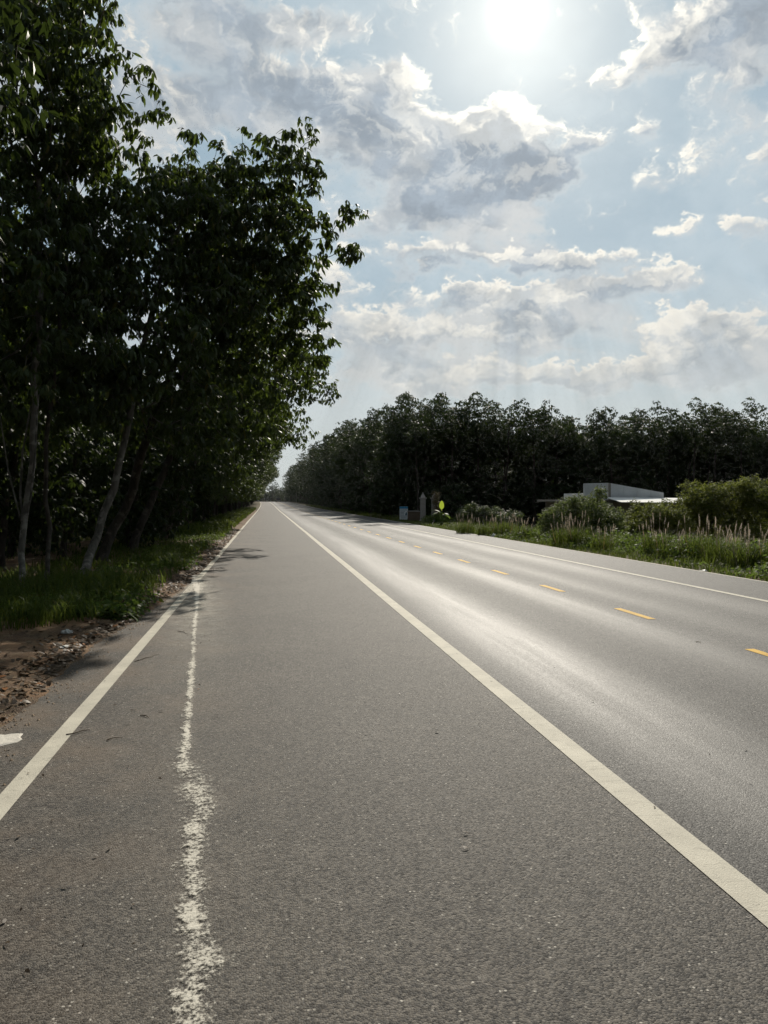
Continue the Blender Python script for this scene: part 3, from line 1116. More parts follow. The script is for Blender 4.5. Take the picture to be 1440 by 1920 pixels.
# ------------------------------------------------------------------ the wood further in, one mass of leaves
def mass(name, boxes, label, seed, leaf=.30, mat=None, per=(6, 8)):
    """boxes: (x0, x1, y0, y1, z0, z1, number of shoots), z above the land"""
    rng = np.random.default_rng(seed)
    tm = [whorl(rng, int(rng.integers(per[0], per[1] + 1)), leaf, leaf, leaf * .42, 0) for _ in range(6)]
    P = []
    for (x0, x1, y0, y1, z0, z1, n) in boxes:
        X, Y = rng.uniform(x0, x1, n), rng.uniform(y0, y1, n)
        top = z1 * (.72 + .28 * fbm(X * .35, Y * .35, seed))
        Z = land_z(X, Y) + z0 + (top - z0) * rng.uniform(0, 1, n) ** .8
        P.append(np.stack([X + road_dx(np.minimum(Y, 480)), Y, Z], -1))
    P = np.concatenate(P)
    V, T = scatter(tm, P, rot_rand(rng, len(P), .8), rng.uniform(.8, 1.5, len(P)), rng)
    o = link(name, mesh_tri(name, V, T), mat or mat_leaf_shade)
    tag(o, label, 'undergrowth', kind='stuff')
    return o


mass('undergrowth', [(13.5, 68, 66, 80, 0, 2.6, 3600), (14, 70, 73, 88, 1.0, 11.0, 8000), (12.4, 15, 70, 340, 0, 1.6, 2600), (17, 30, 72, 345, .2, 8.0, 4200)],
     'dense dark leaves and shrubs filling the plantation on the right', 201)
mass('undergrowth', [(-46, -20, 66, 125, 0, 5.0, 3600), (-24, -11, 60, 125, 0, 3.6, 2200), (-9, -5, 40, 330, 0, 2.6, 2800), (-30, -10, 125, 330, 0, 8, 2600), (-22, -6.5, 24, 62, 3.2, 9.5, 2600)],
     'dark undergrowth deep inside the left plantation', 202)
mass('undergrowth', [(-70, 60, 480, 500, 0, 13, 2600)], 'far dark tree line behind the end of the road', 203, leaf=.9)

# ------------------------------------------------------------------ grass
def blades(P, H, rng, w=.012, lean=.55, curl=.6):
    """bent grass blades: one quad, one quad, one tip each"""
    n = len(P)
    a = rng.uniform(0, 2 * np.pi, n)
    o = np.stack([np.cos(a), np.sin(a), 0 * a], -1)
    s = np.stack([-np.sin(a), np.cos(a), 0 * a], -1)
    ln = rng.uniform(.1, 1, n) * lean
    ww = (w * rng.uniform(.6, 1.4, n))[:, None]
    up = np.array([[0, 0, 1.0]])
    Hc = H[:, None]
    p1 = P + Hc * .42 * (o * np.sin(ln)[:, None] * .6 + up * np.cos(ln * .6)[:, None])
    p2 = p1 + Hc * .36 * (o * np.sin(ln + curl * .35)[:, None] + up * np.cos(ln + curl * .35)[:, None])
    p3 = p2 + Hc * .30 * (o * np.sin(ln * 1.3 + curl)[:, None] + up * np.cos(ln * 1.3 + curl)[:, None])
    V = np.stack([P - s * ww, P + s * ww, p1 - s * ww * .9, p1 + s * ww * .9, p2 - s * ww * .6, p2 + s * ww * .6, p3], 1).reshape(-1, 3)
    t = np.array([(0, 1, 3), (0, 3, 2), (2, 3, 5), (2, 5, 4), (4, 5, 6)])
    T = (t[None] + (np.arange(n) * 7)[:, None, None]).reshape(-1, 3)
    return V, T


def join(parts):
    VV, TT, off = [], [], 0
    for V, T in parts:
        VV.append(V)
        TT.append(T + off)
        off += len(V)
    return np.concatenate(VV), np.concatenate(TT)


rg = np.random.default_rng(77)


def zone(n, x0, x1, y0, y1, patch=None, thr=-.1, bias=1.0):
    Y = y0 + (y1 - y0) * rg.uniform(0, 1, n) ** bias
    X = rg.uniform(x0, x1, n)
    if patch:
        k = fbm(X * patch, Y * patch, 91) > thr
        X, Y = X[k], Y[k]
    return X, Y


def left_z(X, Y):
    return np.where(X > -7.4, soil_z(X, Y), land_z(X, Y) - .03)


parts = []
# tall tuft by the bend of the edge
X, Y = zone(5200, -4.9, -2.15, 9.6, 14.5, .9, -.35)
k = X < -2.12 - .9 * np.clip((10.6 - Y), 0, 2) + .18 * fbm(Y * 2, X * 0, 8)
X, Y = X[k], Y[k]
parts.append(blades(np.stack([X, Y, left_z(X, Y) - .01], -1), rg.uniform(.22, .58, len(X)) * (.8 + .3 * fbm(X, Y, 3)), rg, .0065, .7, .9))
X, Y = zone(9000, -5.5, -1.85, 13.0, 34, .6, -.35, 1.3)
parts.append(blades(np.stack([X, Y, left_z(X, Y) - .01], -1), rg.uniform(.15, .45, len(X)) * (.8 + .4 * fbm(X * .8, Y * .8, 3)), rg, .008, .7, .9))
X, Y = zone(8000, -4.5, -1.8, 34, 140, .3, -.4, 1.4)
parts.append(blades(np.stack([X, Y, left_z(X, Y) - .01], -1), rg.uniform(.25, .55, len(X)), rg, .02, .6, .8))
X, Y = zone(9000, -14, -4.5, 15, 55, .35, .02, 1.2)
parts.append(blades(np.stack([X, Y, left_z(X, Y) - .01], -1), rg.uniform(.12, .30, len(X)), rg, .012, .8, .9))
V, T = join(parts)
o = link('grass', mesh_tri('grass', V, T), mat_grass)
tag(o, 'long green grass growing along the left road edge under the trees', 'grass', kind='stuff')

parts = []
# right verge: short turf, then rank weeds
X, Y = zone(11000, 9.78, 12.6, 32, 62, .5, -.6)
parts.append(blades(np.stack([X, Y, land_z(X, Y) - .03], -1), rg.uniform(.06, .22, len(X)) + .12 * sstep(X, 10.5, 12.5), rg, .016, .8, .9))
X, Y = zone(23000, 9.78, 16.0, 12, 46, .7, -.9, 1.15)
hh = rg.uniform(.06, .26, len(X)) * (1 + .5 * fbm(X * 2, Y * 2, 47)) + .36 * sstep(X, 10.4, 12.5) * rg.uniform(.2, 1, len(X)) * np.clip(1 + 1.1 * fbm(X * .9, Y * .9, 44), .1, 2.2) * sstep(Y + 3 * fbm(X * .5, Y * .3, 48), 44, 31)
parts.append(blades(np.stack([X, Y, land_z(X, Y) - .03], -1), hh, rg, .010, .65, .8))
X, Y = zone(9000, 12.5, 30, 24, 62, .3, -.3)
parts.append(blades(np.stack([X, Y, land_z(X, Y) - .03], -1), rg.uniform(.2, .7, len(X)), rg, .02, .6, .8))
X, Y = zone(3500, 9.9, 13.0, 62, 200, None, 0, 1.5)
X = X + road_dx(Y)
parts.append(blades(np.stack([X, Y, land_z(X, Y) - .03], -1), rg.uniform(.1, .4, len(X)), rg, .03, .6, .8))
V, T = join(parts)
o = link('grass', mesh_tri('grass', V, T), mat_grass)
tag(o, 'green turf and rank grass along the right road edge', 'grass', kind='stuff')
# leafy weeds among it
tm = [whorl(rg, 9, .10, .085, .045, 1, .6, 1) for _ in range(5)]
X, Y = zone(3000, 10.0, 15.5, 12, 34, .8, -.1)
Z = land_z(X, Y) + rg.uniform(.02, .5, len(X)) * sstep(X, 9.8, 11.5)
V, T = scatter(tm, np.stack([X, Y, Z], -1), rot_rand(rg, len(X), .8), rg.uniform(.7, 1.5, len(X)), rg)
o = link('weeds', mesh_tri('weeds', V, T), mat_weed)
tag(o, 'low leafy weeds tangled in the grass of the right verge', 'weeds', kind='stuff')
tm = [whorl(rg, 7, .06, .06, .035, 1, .5, 1) for _ in range(4)]
X, Y = zone(3200, -3.6, -1.75, 10.6, 40, 1.1, -.05, 1.6)
V, T = scatter(tm, np.stack([X, Y, left_z(X, Y) + .06], -1), rot_rand(rg, len(X), .6), rg.uniform(.8, 1.6, len(X)), rg)
o = link('weeds', mesh_tri('weeds', V, T), mat_weed)
tag(o, 'small leafy weeds at the foot of the left grass', 'weeds', kind='stuff')


# ------------------------------------------------------------------ plumed grass clumps on the right verge
def plumed(seed, h, n_blade, n_plume, spread=.35):
    rng = np.random.default_rng(seed)
    a, q = rng.uniform(0, 6.28, n_blade), spread * np.sqrt(rng.uniform(0, 1, n_blade))
    P = np.stack([q * np.cos(a), q * np.sin(a), 0 * a], -1)
    V, T = blades(P, h * rng.uniform(.45, .85, n_blade), rng, .008, .55, .8)
    root = empty('plume_grass')
    g = link('leaves', mesh_tri('leaves', V, T), mat_grass, root)
    g['kind'] = 'stuff'
    sv, st, pv = [], [], []
    for i in range(n_plume):
        a, q = rng.uniform(0, 6.28), spread * .9 * math.sqrt(rng.uniform())
        b = np.array([q * math.cos(a), q * math.sin(a), 0])
        hh = h * rng.uniform(.62, 1.15)
        ln = rng.uniform(.05, .32)
        d = np.array([math.cos(a), math.sin(a), 0])
        tip = b + d * hh * math.sin(ln) + np.array([0, 0, hh * math.cos(ln)])
        m0 = b + (tip - b) * rng.uniform(.74, .84)
        st.append((b, m0))
        pv.append((m0, tip))
    p0, p1 = np.array([s[0] for s in st]), np.array([s[1] for s in st])
    V1, T1 = segs(p0, p1, np.full(n_plume, .004), np.full(n_plume, .003), 3)
    l = link('stalks', mesh_tri('stalks', V1, T1), mat_straw, root)
    l['kind'] = 'stuff'
    bits = []
    for m0, tip in pv:                                  # soft spikes made of many short bristles
        k = 46
        t = rng.uniform(0, 1, k)
        c = m0 + (tip - m0) * t[:, None]
        r = .028 * np.sin(np.pi * np.clip(t * .9 + .1, 0, 1)) ** .6
        an = rng.uniform(0, 6.28, k)
        o = np.stack([np.cos(an), np.sin(an), 0 * an], -1)
        e = c + o * r[:, None] + (tip - m0) / np.linalg.norm(tip - m0) * .035
        s = np.stack([-np.sin(an), np.cos(an), 0 * an], -1) * .0045
        V = np.stack([c - s, c + s, e], 1).reshape(-1, 3)
        bits.append((V, np.arange(3 * k).reshape(-1, 3)))
    V, T = join(bits)
    f = link('plumes', mesh_tri('plumes', V, T), mat_straw, root)
    f['kind'] = 'stuff'
    return root


PLUME = [plumed(301, 1.05, 260, 17, .50), plumed(302, .88, 220, 14, .42), plumed(303, 1.15, 240, 15, .46)]
SPOTS = [(872, 1000, 0, .9, 'low plumed grass clump nearest to the gate and banana plant'), (910, 1003, 1, .95, 'pinkish plumed grass clump just behind the white plastic bag'),
         (945, 1003, 0, 1.0, 'pinkish plumed grass clump right of the white plastic bag'), (985, 1008, 1, 1.0, 'plumed grass clump left of the first green bush'),
         (1062, 1022, 0, 1.05, 'brownish plumed grass clump in front of the left green bush'), (1088, 1024, 2, 1.0, 'tall plumed grass clump in front of the left bush, right of its middle'),
         (1128, 1030, 1, .9, 'short plumed grass clump below the gap between the two bushes'), (1232, 1040, 2, 1.0, 'pale bright plumed grass clump standing alone below the white wall'),
         (1256, 1046, 1, .9, 'small plumed grass clump right of the pale bright one'), (1318, 1046, 0, 1.08, 'tall plumed grass clump below the big right bush, first of three'),
         (1352, 1056, 2, .95, 'plumed grass clump below the big right bush, middle of three'), (1398, 1062, 1, 1.05, 'plumed grass clump below the big right bush, last of three'),
         (1440, 1062, 0, .95, 'plumed grass clump cut by the right edge of the view')]
usedp = set()
for x, y, k, sc, lab in SPOTS:
    p = on_ground(x, y)
    r = PLUME[k] if k not in usedp else copy_tree(PLUME[k])
    usedp.add(k)
    place(r, (p[0], p[1], float(land_z(p[0], p[1])) - .03), rg.uniform(0, 6.28), sc)
    tag(r, lab, 'grass clump', 'plumed grass clumps on the right verge')


# ------------------------------------------------------------------ bushes on the right
def bush(seed, base, lobes, n, mat, label, leaf=.085, per=(9, 13)):
    L = []
    for (x, y, d, rx, rz, ry) in lobes:
        c = at(x, y, d) - np.array(base)
        L.append((c[0], c[1], max(c[2], .2), rx, ry, rz))
    rb = np.random.default_rng(seed)
    for (x0, y0, z0_, rx, ry, rz) in list(L):
        for _ in range(3):                                  # sprays that break the outline
            a = rb.uniform(0, 6.28)
            L.append((x0 + rx * .75 * math.cos(a), y0 + ry * .75 * math.sin(a), z0_ + rz * rb.uniform(.5, 1.15), rx * .22, ry * .22, rz * .35, rx * ry * rz * .10))
    L = [l if len(l) > 6 else l + (l[3] * l[4] * l[5],) for l in L]
    cx, cy2, cz = np.mean([l[:3] for l in L], axis=0)
    t = make_tree('bush', seed, [(0, 0, 0), (cx * .3, cy2 * .3, cz * .3), (cx * .6, cy2 * .6, cz * .8)], .05, L, n, leaf, per, 0, mat_bark, mat,
                  pet=.13, width=.42, tip=.004, gap=.11, tilt=1.0, droop=.55, hollow=.35)
    t.location = base
    tag(t, label, 'bush', 'bushes on the right verge')
    return t


def lbase(x, y):
    p = on_ground(x, y)
    return (float(p[0]), float(p[1]), float(land_z(p[0], p[1])) - .06)


bush(401, lbase(1085, 1006), [(1050, 975, 32, .75, .75, .8), (1100, 962, 32, .85, .75, .9), (1140, 985, 32, .7, .6, .8), (1025, 985, 32, .35, .4, .5), (1090, 1000, 31.5, .9, .4, .7)],
     1500, mat_bush_grey, 'grey green bush left of the white walled building, by the plumed grass')
bush(402, lbase(1215, 1006), [(1205, 975, 34, .9, .7, .9), (1245, 972, 34, .8, .65, .9), (1190, 995, 33, .6, .5, .7), (1260, 985, 33.5, .9, .6, .8)],
     1300, mat_bush, 'low green bush in front of the white walled building')
bush(403, lbase(1320, 1004), [(1310, 950, 35, 1.0, .85, 1.2), (1375, 932, 35, 1.2, .7, 1.2), (1345, 975, 35, 1.5, .8, 1.2), (1320, 928, 35.5, .8, .5, .9)],
     1900, mat_bush, 'broad yellowish green bush right of the white walled building')
bush(404, lbase(1450, 1006), [(1430, 930, 34, .9, .7, 1.2), (1440, 970, 34, 1.3, .9, 1.1), (1500, 945, 34, 1.2, .9, 1.2), (1410, 1000, 33, .7, .4, .8)],
     1700, mat_bush, 'big rounded bush at the right edge of the view')
bush(405, lbase(905, 985), [(890, 965, 52, .9, .55, .9), (925, 968, 52, 1.0, .5, .9), (870, 970, 53, .6, .5, .8), (955, 975, 50, .9, .45, .8)],
     1000, mat_leaf, 'dark shrub right of the banana plant and gate pillars', .12)
bush(406, lbase(812, 984), [(812, 975, 54, .55, .35, .5), (825, 978, 54, .5, .3, .5), (800, 978, 54.5, .35, .3, .4)], 500, mat_weed, 'low green shrub at the foot of the gate pillars')
bush(407, (at(818, 950, 58.6)[0], at(818, 950, 58.6)[1], float(land_z(12, 58)) - .05), [(817, 938, 58.4, .26, .5, .3), (821, 955, 58.3, .30, .4, .3), (815, 926, 58.5, .16, .2, .2)], 190, mat_leaf_dry,
     'brownish creeper climbing over the right gate pillar', .08)

# ------------------------------------------------------------------ low building with a white wall on its roof
mat_conc = simple('weathered_concrete', (.22, .205, .18), .9, .2, .45, 2.2, bmp=.3)
mat_wallw = simple('whitewash', (.54, .56, .58), .85, .25, .34, 1.6, bmp=.25)
mat_slab = simple('pale_slab', (.66, .65, .62), .85, .3, .25, 2.0, bmp=.2)
mat_dark = simple('dark_opening', (.02, .02, .02), .8, .2, .2, 3.0)
pl0 = at(1059, 938, 45)
pl1 = at(1302, 938, 45)
bx0, bx1, by = float(pl0[0]), float(pl1[0]), float((pl0[1] + pl1[1]) / 2)
gz = float(land_z(22, 45)) - .06
bl = empty('low_building', (bx0, by, gz))
tag(bl, 'low flat roofed building with a white wall rising from its roof, behind bushes', 'building')
wid = bx1 - bx0
TOPZ = 1.50 - gz
MB().box((wid / 2 + .2, 2.6, TOPZ / 2), (wid - .4, 4.4, TOPZ)).build('wall', mat_conc, bl)
for i in range(4):
    x = .9 + i * (wid - 1.4) / 3.6
    w = MB().box((x + .3, .395, TOPZ * .58), (.9, .06, .8)).build('window', mat_dark, bl)
    MB().box((x + .3, .385, TOPZ * .58 - .44), (1.05, .12, .07)).build('sill', mat_conc, w)
MB().box((wid / 2, 2.9, TOPZ + .06), (wid + .1, 4.4, .12)).build('roof_slab', mat_conc, bl, bevel=.015)
aw = MB().add([(xx, yy, zz + t) for t in (0, -.03) for (xx, yy, zz) in ((wid * .36, -1.1, TOPZ + .0), (wid, -1.1, TOPZ - .04), (wid, .92, TOPZ + .24), (wid * .36, .92, TOPZ + .28))],
              [(0, 1, 2, 3), (7, 6, 5, 4), (0, 4, 5, 1), (1, 5, 6, 2), (2, 6, 7, 3), (3, 7, 4, 0)]).build('awning', mat_slab, bl)
z0 = TOPZ + .12


def panel(xa, xb, ha, hb, yy=.9, th=.12):
    v = [(xa, yy, z0), (xb, yy, z0), (xb, yy, z0 + hb), (xa, yy, z0 + ha), (xa, yy + th, z0), (xb, yy + th, z0), (xb, yy + th, z0 + hb), (xa, yy + th, z0 + ha)]
    return MB().add(v, [(0, 1, 2, 3), (5, 4, 7, 6), (3, 2, 6, 7), (1, 5, 6, 2), (4, 0, 3, 7), (4, 5, 1, 0)]).build('wall_panel', mat_wallw, bl)


k = wid / (1285 - 1042)
xq = lambda p: (p - 1042) * k
panel(xq(1090), xq(1112), .98, 1.0, 1.25)
panel(xq(1112.6), xq(1140), 1.0, 1.02, 1.25)
for a, b2 in ((1141, 1168), (1168.6, 1196), (1196.6, 1224), (1224.6, 1252)):
    f = lambda p: 1.0 - (p - 1141) / 111 * .56
    panel(xq(a), xq(b2), f(a), f(b2), 1.1)
MB().box((xq(1140.5), 1.14, z0 + .5), (.10, .14, 1.0)).build('pilaster', mat_conc, bl)
MB().box((xq(1115), 3.0, z0 + .2), (xq(1140) - xq(1090), 2.8, .4)).build('roof_house', mat_wallw, bl)

# ------------------------------------------------------------------ gate pillars, low wall, notice board, banana plant
mat_pillar = simple('grey_render', (.33, .305, .29), .9, .2, .35, 3.0, bmp=.3)
mat_brick = simple('brown_masonry', (.13, .095, .07), .9, .2, .4, 6.0, bmp=.4)


def pillar(px, d, label, hz):
    p = at(px, 938, d)
    x, y = float(p[0]), float(p[1])
    g0 = float(land_z(x, y)) - .05
    r = empty('gate_pillar', (x, y, g0), R(-6))
    tag(r, label, 'gate pillar', 'gate pillars')
    h = hz - g0
    MB().box((0, 0, .09), (.52, .52, .18)).build('plinth', mat_pillar, r, bevel=.01)
    MB().box((0, 0, .18 + (h - .58) / 2), (.38, .38, h - .58)).build('shaft', mat_pillar, r, bevel=.01)
    MB().box((0, 0, h - .36), (.54, .54, .08)).build('collar', mat_pillar, r, bevel=.01)
    cp = MB().box((0, 0, h - .20), (.36, .36, .24), taper=.45).build('cap', mat_pillar, r)
    MB().box((0, 0, h + .02), (.13, .13, .2), taper=.1).build('finial', mat_pillar, cp)


pillar(793, 58, 'left grey gate pillar with a stepped pointed cap', 2.12)
pillar(814, 59, 'right grey gate pillar overgrown by creeper, beside the banana plant', 2.10)
w0, w1 = at(766, 957, 60), at(789, 957, 58.4)
r = empty('low_wall', (float(w0[0]), float(w0[1]), float(land_z(w0[0], w0[1])) - .05), math.atan2(w1[1] - w0[1], w1[0] - w0[0]))
L = float(np.hypot(w1[0] - w0[0], w1[1] - w0[1]))
MB().box((L / 2, 0, .40), (L, .18, .80)).build('wall', mat_brick, r)
MB().box((L / 2, 0, .83), (L + .04, .26, .06)).build('coping', mat_pillar, r, bevel=.01)
tag(r, 'low brown wall between the notice board and the left gate pillar', 'wall')

mat_signw = simple('notice_white', (.74, .78, .80), .5, .4, .08, 4.0)
mat_signb = simple('notice_blue', (.04, .28, .52), .5, .4, .1, 4.0)
mat_print = simple('notice_print', (.10, .16, .21), .5, .4, .1, 4.0)
sp = at(757, 960, 61.5)
sg = float(land_z(sp[0], sp[1])) - .05
r = empty('notice_board', (float(sp[0]), float(sp[1]), sg), R(-10))
tag(r, 'white notice board with a blue header standing at the right road edge', 'sign')
bz = float(at(757, 962, 61.5)[2]) - sg
MB().box((0, 0, bz), (.66, .03, 1.04)).build('board', mat_signw, r, bevel=.004)
MB().box((0, -.018, bz + .43), (.655, .006, .17)).build('header', mat_signb, r)
for i, (z, wd, x) in enumerate(((.25, .5, -.02), (.15, .36, -.08), (.04, .30, -.12), (-.06, .30, -.12), (-.17, .32, -.11), (-.30, .52, 0), (-.39, .44, 0))):
    MB().box((x, -.0175, bz + z), (wd, .004, .034)).build('print_line', mat_print, r)
MB().add([(.10, -.0178, bz - .20), (.27, -.0178, bz - .20), (.26, -.0178, bz - .02), (.22, -.0178, bz + .10), (.16, -.0178, bz + .02)], [(0, 1, 2, 3, 4)]).build('print_picture', mat_print, r)
for s in (-1, 1):
    MB().box((s * .27, .035, bz / 2 - .05), (.04, .04, bz + .6)).build('leg', mat_pillar, r)

mat_ban, G, out = material('banana_leaf')
co = G.n('ShaderNodeTexCoord').outputs['Object']
st = G.noise(G.v('MULTIPLY', co, (4, 4, 40)), 1.0, 3, .5)
p = pbsdf(G, None, G.mix(st, (.10, .16, .02), (.16, .24, .03)), .45, .35)
t_ = G.n('ShaderNodeBsdfTranslucent')
G.put(t_.inputs['Color'], G.mix(st, (.30, .40, .04), (.40, .50, .055)))
mx = G.n('ShaderNodeMixShader')
mx.inputs[0].default_value = .6
G.t.links.new(p.outputs[0], mx.inputs[1])
G.t.links.new(t_.outputs[0], mx.inputs[2])
G.t.links.new(mx.outputs[0], out.inputs['Surface'])
bp_ = at(828, 960, 49)
r = empty('banana_plant', (float(bp_[0]), float(bp_[1]), float(land_z(bp_[0], bp_[1])) - .05))
tag(r, 'banana plant with one bright backlit leaf beside the right gate pillar', 'plant')
MB().tube([(0, 0, 0), (.02, 0, .45), (.0, .02, .95)], [.10, .085, .06], 9).build('stem', mat_weed, r, smooth=True)


def banana_leaf(az, up, length, w, sag, base=.9, twist=0.0, mat=None):
    n = 9
    V, F = [], []
    o = np.array([math.cos(az), math.sin(az), 0])
    s = np.array([-math.sin(az), math.cos(az), 0])
    s = s * math.cos(twist) + np.array([0, 0, math.sin(twist)])
    p = np.array([0, 0, base])
    for i in range(n):
        t = i / (n - 1)
        a = up - sag * t
        if i:
            p = p + length / (n - 1) * (o * math.cos(a) + np.array([0, 0, math.sin(a)]))
        ww = w * (math.sin(math.pi * min(1, max(0, (t - .14) / .86)) ** .8) ** .6 if t > .14 else .04) + .012
        nrm = np.cross(o * math.cos(a) + np.array([0, 0, math.sin(a)]), s)
        V += [p - s * ww / 2 + nrm * .05 * ww, p, p + s * ww / 2 + nrm * .05 * ww]
        if i:
            b = (i - 1) * 3
            F += [(b, b + 1, b + 4, b + 3), (b + 1, b + 2, b + 5, b + 4)]
    return MB().add(V, F).build('leaf', mat or mat_ban, r, smooth=True)


banana_leaf(1.25, 1.46, .66, .30, .06, 1.0, .0)
banana_leaf(2.4, .9, .9, .26, 1.2, .8, mat=mat_weed)
banana_leaf(3.6, .6, .8, .26, 1.3, .8, mat=mat_weed)
banana_leaf(.6, .5, .9, .28, 1.4, .7, mat=mat_weed)
banana_leaf(5.2, .7, .8, .24, 1.5, .75, mat=mat_weed)

# ------------------------------------------------------------------ far traffic and pole
mat_carp = simple('dark_car_paint', (.02, .022, .026), .3, .5, .1, 2.0)
mat_glass = simple('car_glass', (.02, .025, .03), .08, .6, .1, 2.0)
mat_tyre = simple('tyre', (.018, .018, .018), .9, .2, .2, 8.0)
mat_rim = simple('wheel_rim', (.35, .35, .36), .4, .5, .1, 5.0, metal=.8)
mat_lampr = simple('tail_lamp', (.35, .02, .015), .3, .5, .1, 5.0)
yq = 312.0
cp = at(521.5, 941, yq)
r = empty('pickup_truck', (float(cp[0]), float(cp[1]), float(road_z(cp[1]))), 0)
tag(r, 'small dark pickup truck far off on the road near the vanishing point', 'truck')


def extrude(profile, w, name, mat, parent, taper=None):
    n = len(profile)
    v = [(-w / 2, y, z) for y, z in profile] + [(w / 2, y, z) for y, z in profile]
    f = [tuple(range(n - 1, -1, -1)), tuple(range(n, 2 * n))] + [(i, (i + 1) % n, n + (i + 1) % n, n + i) for i in range(n)]
    return MB().add(v, f).build(name, mat, parent, bevel=.03)


extrude([(-2.6, .45), (2.55, .45), (2.6, .8), (2.45, 1.02), (1.25, 1.10), (.6, 1.12), (-2.6, 1.10)], 1.80, 'body', mat_carp, r)
extrude([(1.25, 1.09), (.75, 1.68), (-.55, 1.72), (-.85, 1.10)], 1.56, 'cabin', mat_carp, r)
MB().add([(-.62, -.80, 1.18), (.62, -.80, 1.18), (.56, -.585, 1.64), (-.56, -.585, 1.64)], [(0, 1, 2, 3)]).build('rear_window', mat_glass, r)
MB().add([(-.68, 1.22, 1.14), (.68, 1.22, 1.14), (.58, .80, 1.65), (-.58, .80, 1.65)], [(3, 2, 1, 0)]).build('windscreen', mat_glass, r)
for s in (-1, 1):
    MB().box((s * .80, -2.61, .92), (.14, .04, .30)).build('tail_light', mat_lampr, r)
    MB().box((s * .74, 2.58, .82), (.30, .06, .16)).build('headlight', mat_rim, r)
    for yy in (-1.6, 1.65):
        t = MB().tube([(s * .70, yy, .37), (s * .93, yy, .37)], .37, 16).build('wheel', mat_tyre, r)
        MB().tube([(s * .925, yy, .37), (s * .945, yy, .37)], .21, 12).build('rim', mat_rim, t)
MB().box((0, -2.63, .52), (1.7, .10, .16)).build('bumper', mat_rim, r)

yq = 300.0
mp = at(498.2, 941, yq)
mx0, my0, mz0 = float(mp[0]), float(mp[1]), float(road_z(mp[1]))
r = empty('motorcycle', (mx0, my0, mz0), 0)
tag(r, 'tiny dark motorcycle far off on the left road shoulder', 'motorcycle')
for yy in (-.6, .62):
    q = [(0, yy + .27 * math.cos(a), .30 + .27 * math.sin(a)) for a in np.linspace(0, 2 * math.pi, 17)]
    MB().tube(q, .045, 6, False).build('wheel', mat_tyre, r)
MB().tube([(0, -.6, .3), (0, -.1, .42), (0, .25, .6), (0, .42, .85), (0, .62, .3)], .035, 6).build('frame', mat_rim, r)
MB().box((0, -.25, .74), (.24, .75, .10), taper=.85).build('seat', mat_tyre, r, bevel=.02)
MB().box((0, .02, .48), (.24, .42, .30), taper=.8).build('engine', mat_carp, r, bevel=.02)
MB().tube([(-.34, .30, .98), (0, .42, .96), (.34, .30, .98)], .018, 6).build('handlebar', mat_rim, r)
MB().box((0, -.68, .66), (.12, .05, .08)).build('tail_light', mat_lampr, r)

mat_cloth = simple('dark_clothes', (.035, .038, .05), .9, .2, .3, 12.0)
mat_helmet = simple('helmet', (.03, .03, .032), .25, .5, .1, 5.0)
me = bpy.data.meshes.new('person')
J = {'pel': (0, -.28, .88), 'chest': (0, -.18, 1.22), 'neck': (0, -.15, 1.42), 'head': (0, -.11, 1.56), 'top': (0, -.10, 1.66),
     'ls': (-.19, -.17, 1.34), 'le': (-.28, .02, 1.12), 'lw': (-.30, .24, 1.02), 'rs': (.19, -.17, 1.34), 're': (.28, .02, 1.12), 'rw': (.30, .24, 1.02),
     'lh': (-.11, -.24, .86), 'lk': (-.19, .14, .72), 'la': (-.19, .0, .32), 'lt': (-.19, .16, .28), 'rh': (.11, -.24, .86), 'rk': (.19, .14, .72), 'ra': (.19, .0, .32), 'rt': (.19, .16, .28)}
names = list(J)
E = [('pel', 'chest'), ('chest', 'neck'), ('neck', 'head'), ('head', 'top'), ('chest', 'ls'), ('ls', 'le'), ('le', 'lw'), ('chest', 'rs'), ('rs', 're'), ('re', 'rw'),
     ('pel', 'lh'), ('lh', 'lk'), ('lk', 'la'), ('la', 'lt'), ('pel', 'rh'), ('rh', 'rk'), ('rk', 'ra'), ('ra', 'rt')]
RAD = dict(pel=.15, chest=.16, neck=.065, head=.10, top=.075, ls=.075, le=.05, lw=.04, rs=.075, re=.05, rw=.04, lh=.10, lk=.07, la=.05, lt=.04, rh=.10, rk=.07, ra=.05, rt=.04)
me.from_pydata([J[k] for k in names], [(names.index(a), names.index(b)) for a, b in E], [])
pe = link('person', me, mat_cloth)
sk = pe.modifiers.new('skin', 'SKIN')
pe.modifiers.new('sub', 'SUBSURF').levels = 1
for i, k in enumerate(names):
    me.skin_vertices[0].data[i].radius = (RAD[k], RAD[k])
me.skin_vertices[0].data[0].use_root = True
pe.location = (mx0, my0, mz0)
tag(pe, 'tiny rider in dark clothes sitting on the far motorcycle', 'person')
MB().tube([(0, -.11, 1.50), (0, -.11, 1.56), (0, -.10, 1.64), (0, -.10, 1.70)], [.10, .135, .125, .06], 12).build('helmet', mat_helmet, pe, smooth=True)

pp = at(555.5, 938, 268)
r = empty('roadside_pole', (float(pp[0]), float(pp[1]), float(land_z(pp[0], pp[1])) - .1))
MB().tube([(0, 0, 0), (0, 0, 4.9)], [.13, .09], 8).build('shaft', mat_conc, r, smooth=True)
MB().box((0, 0, 4.6), (1.1, .09, .09)).build('crossarm', mat_conc, r)
tag(r, 'pale concrete pole far off at the right road edge', 'pole')

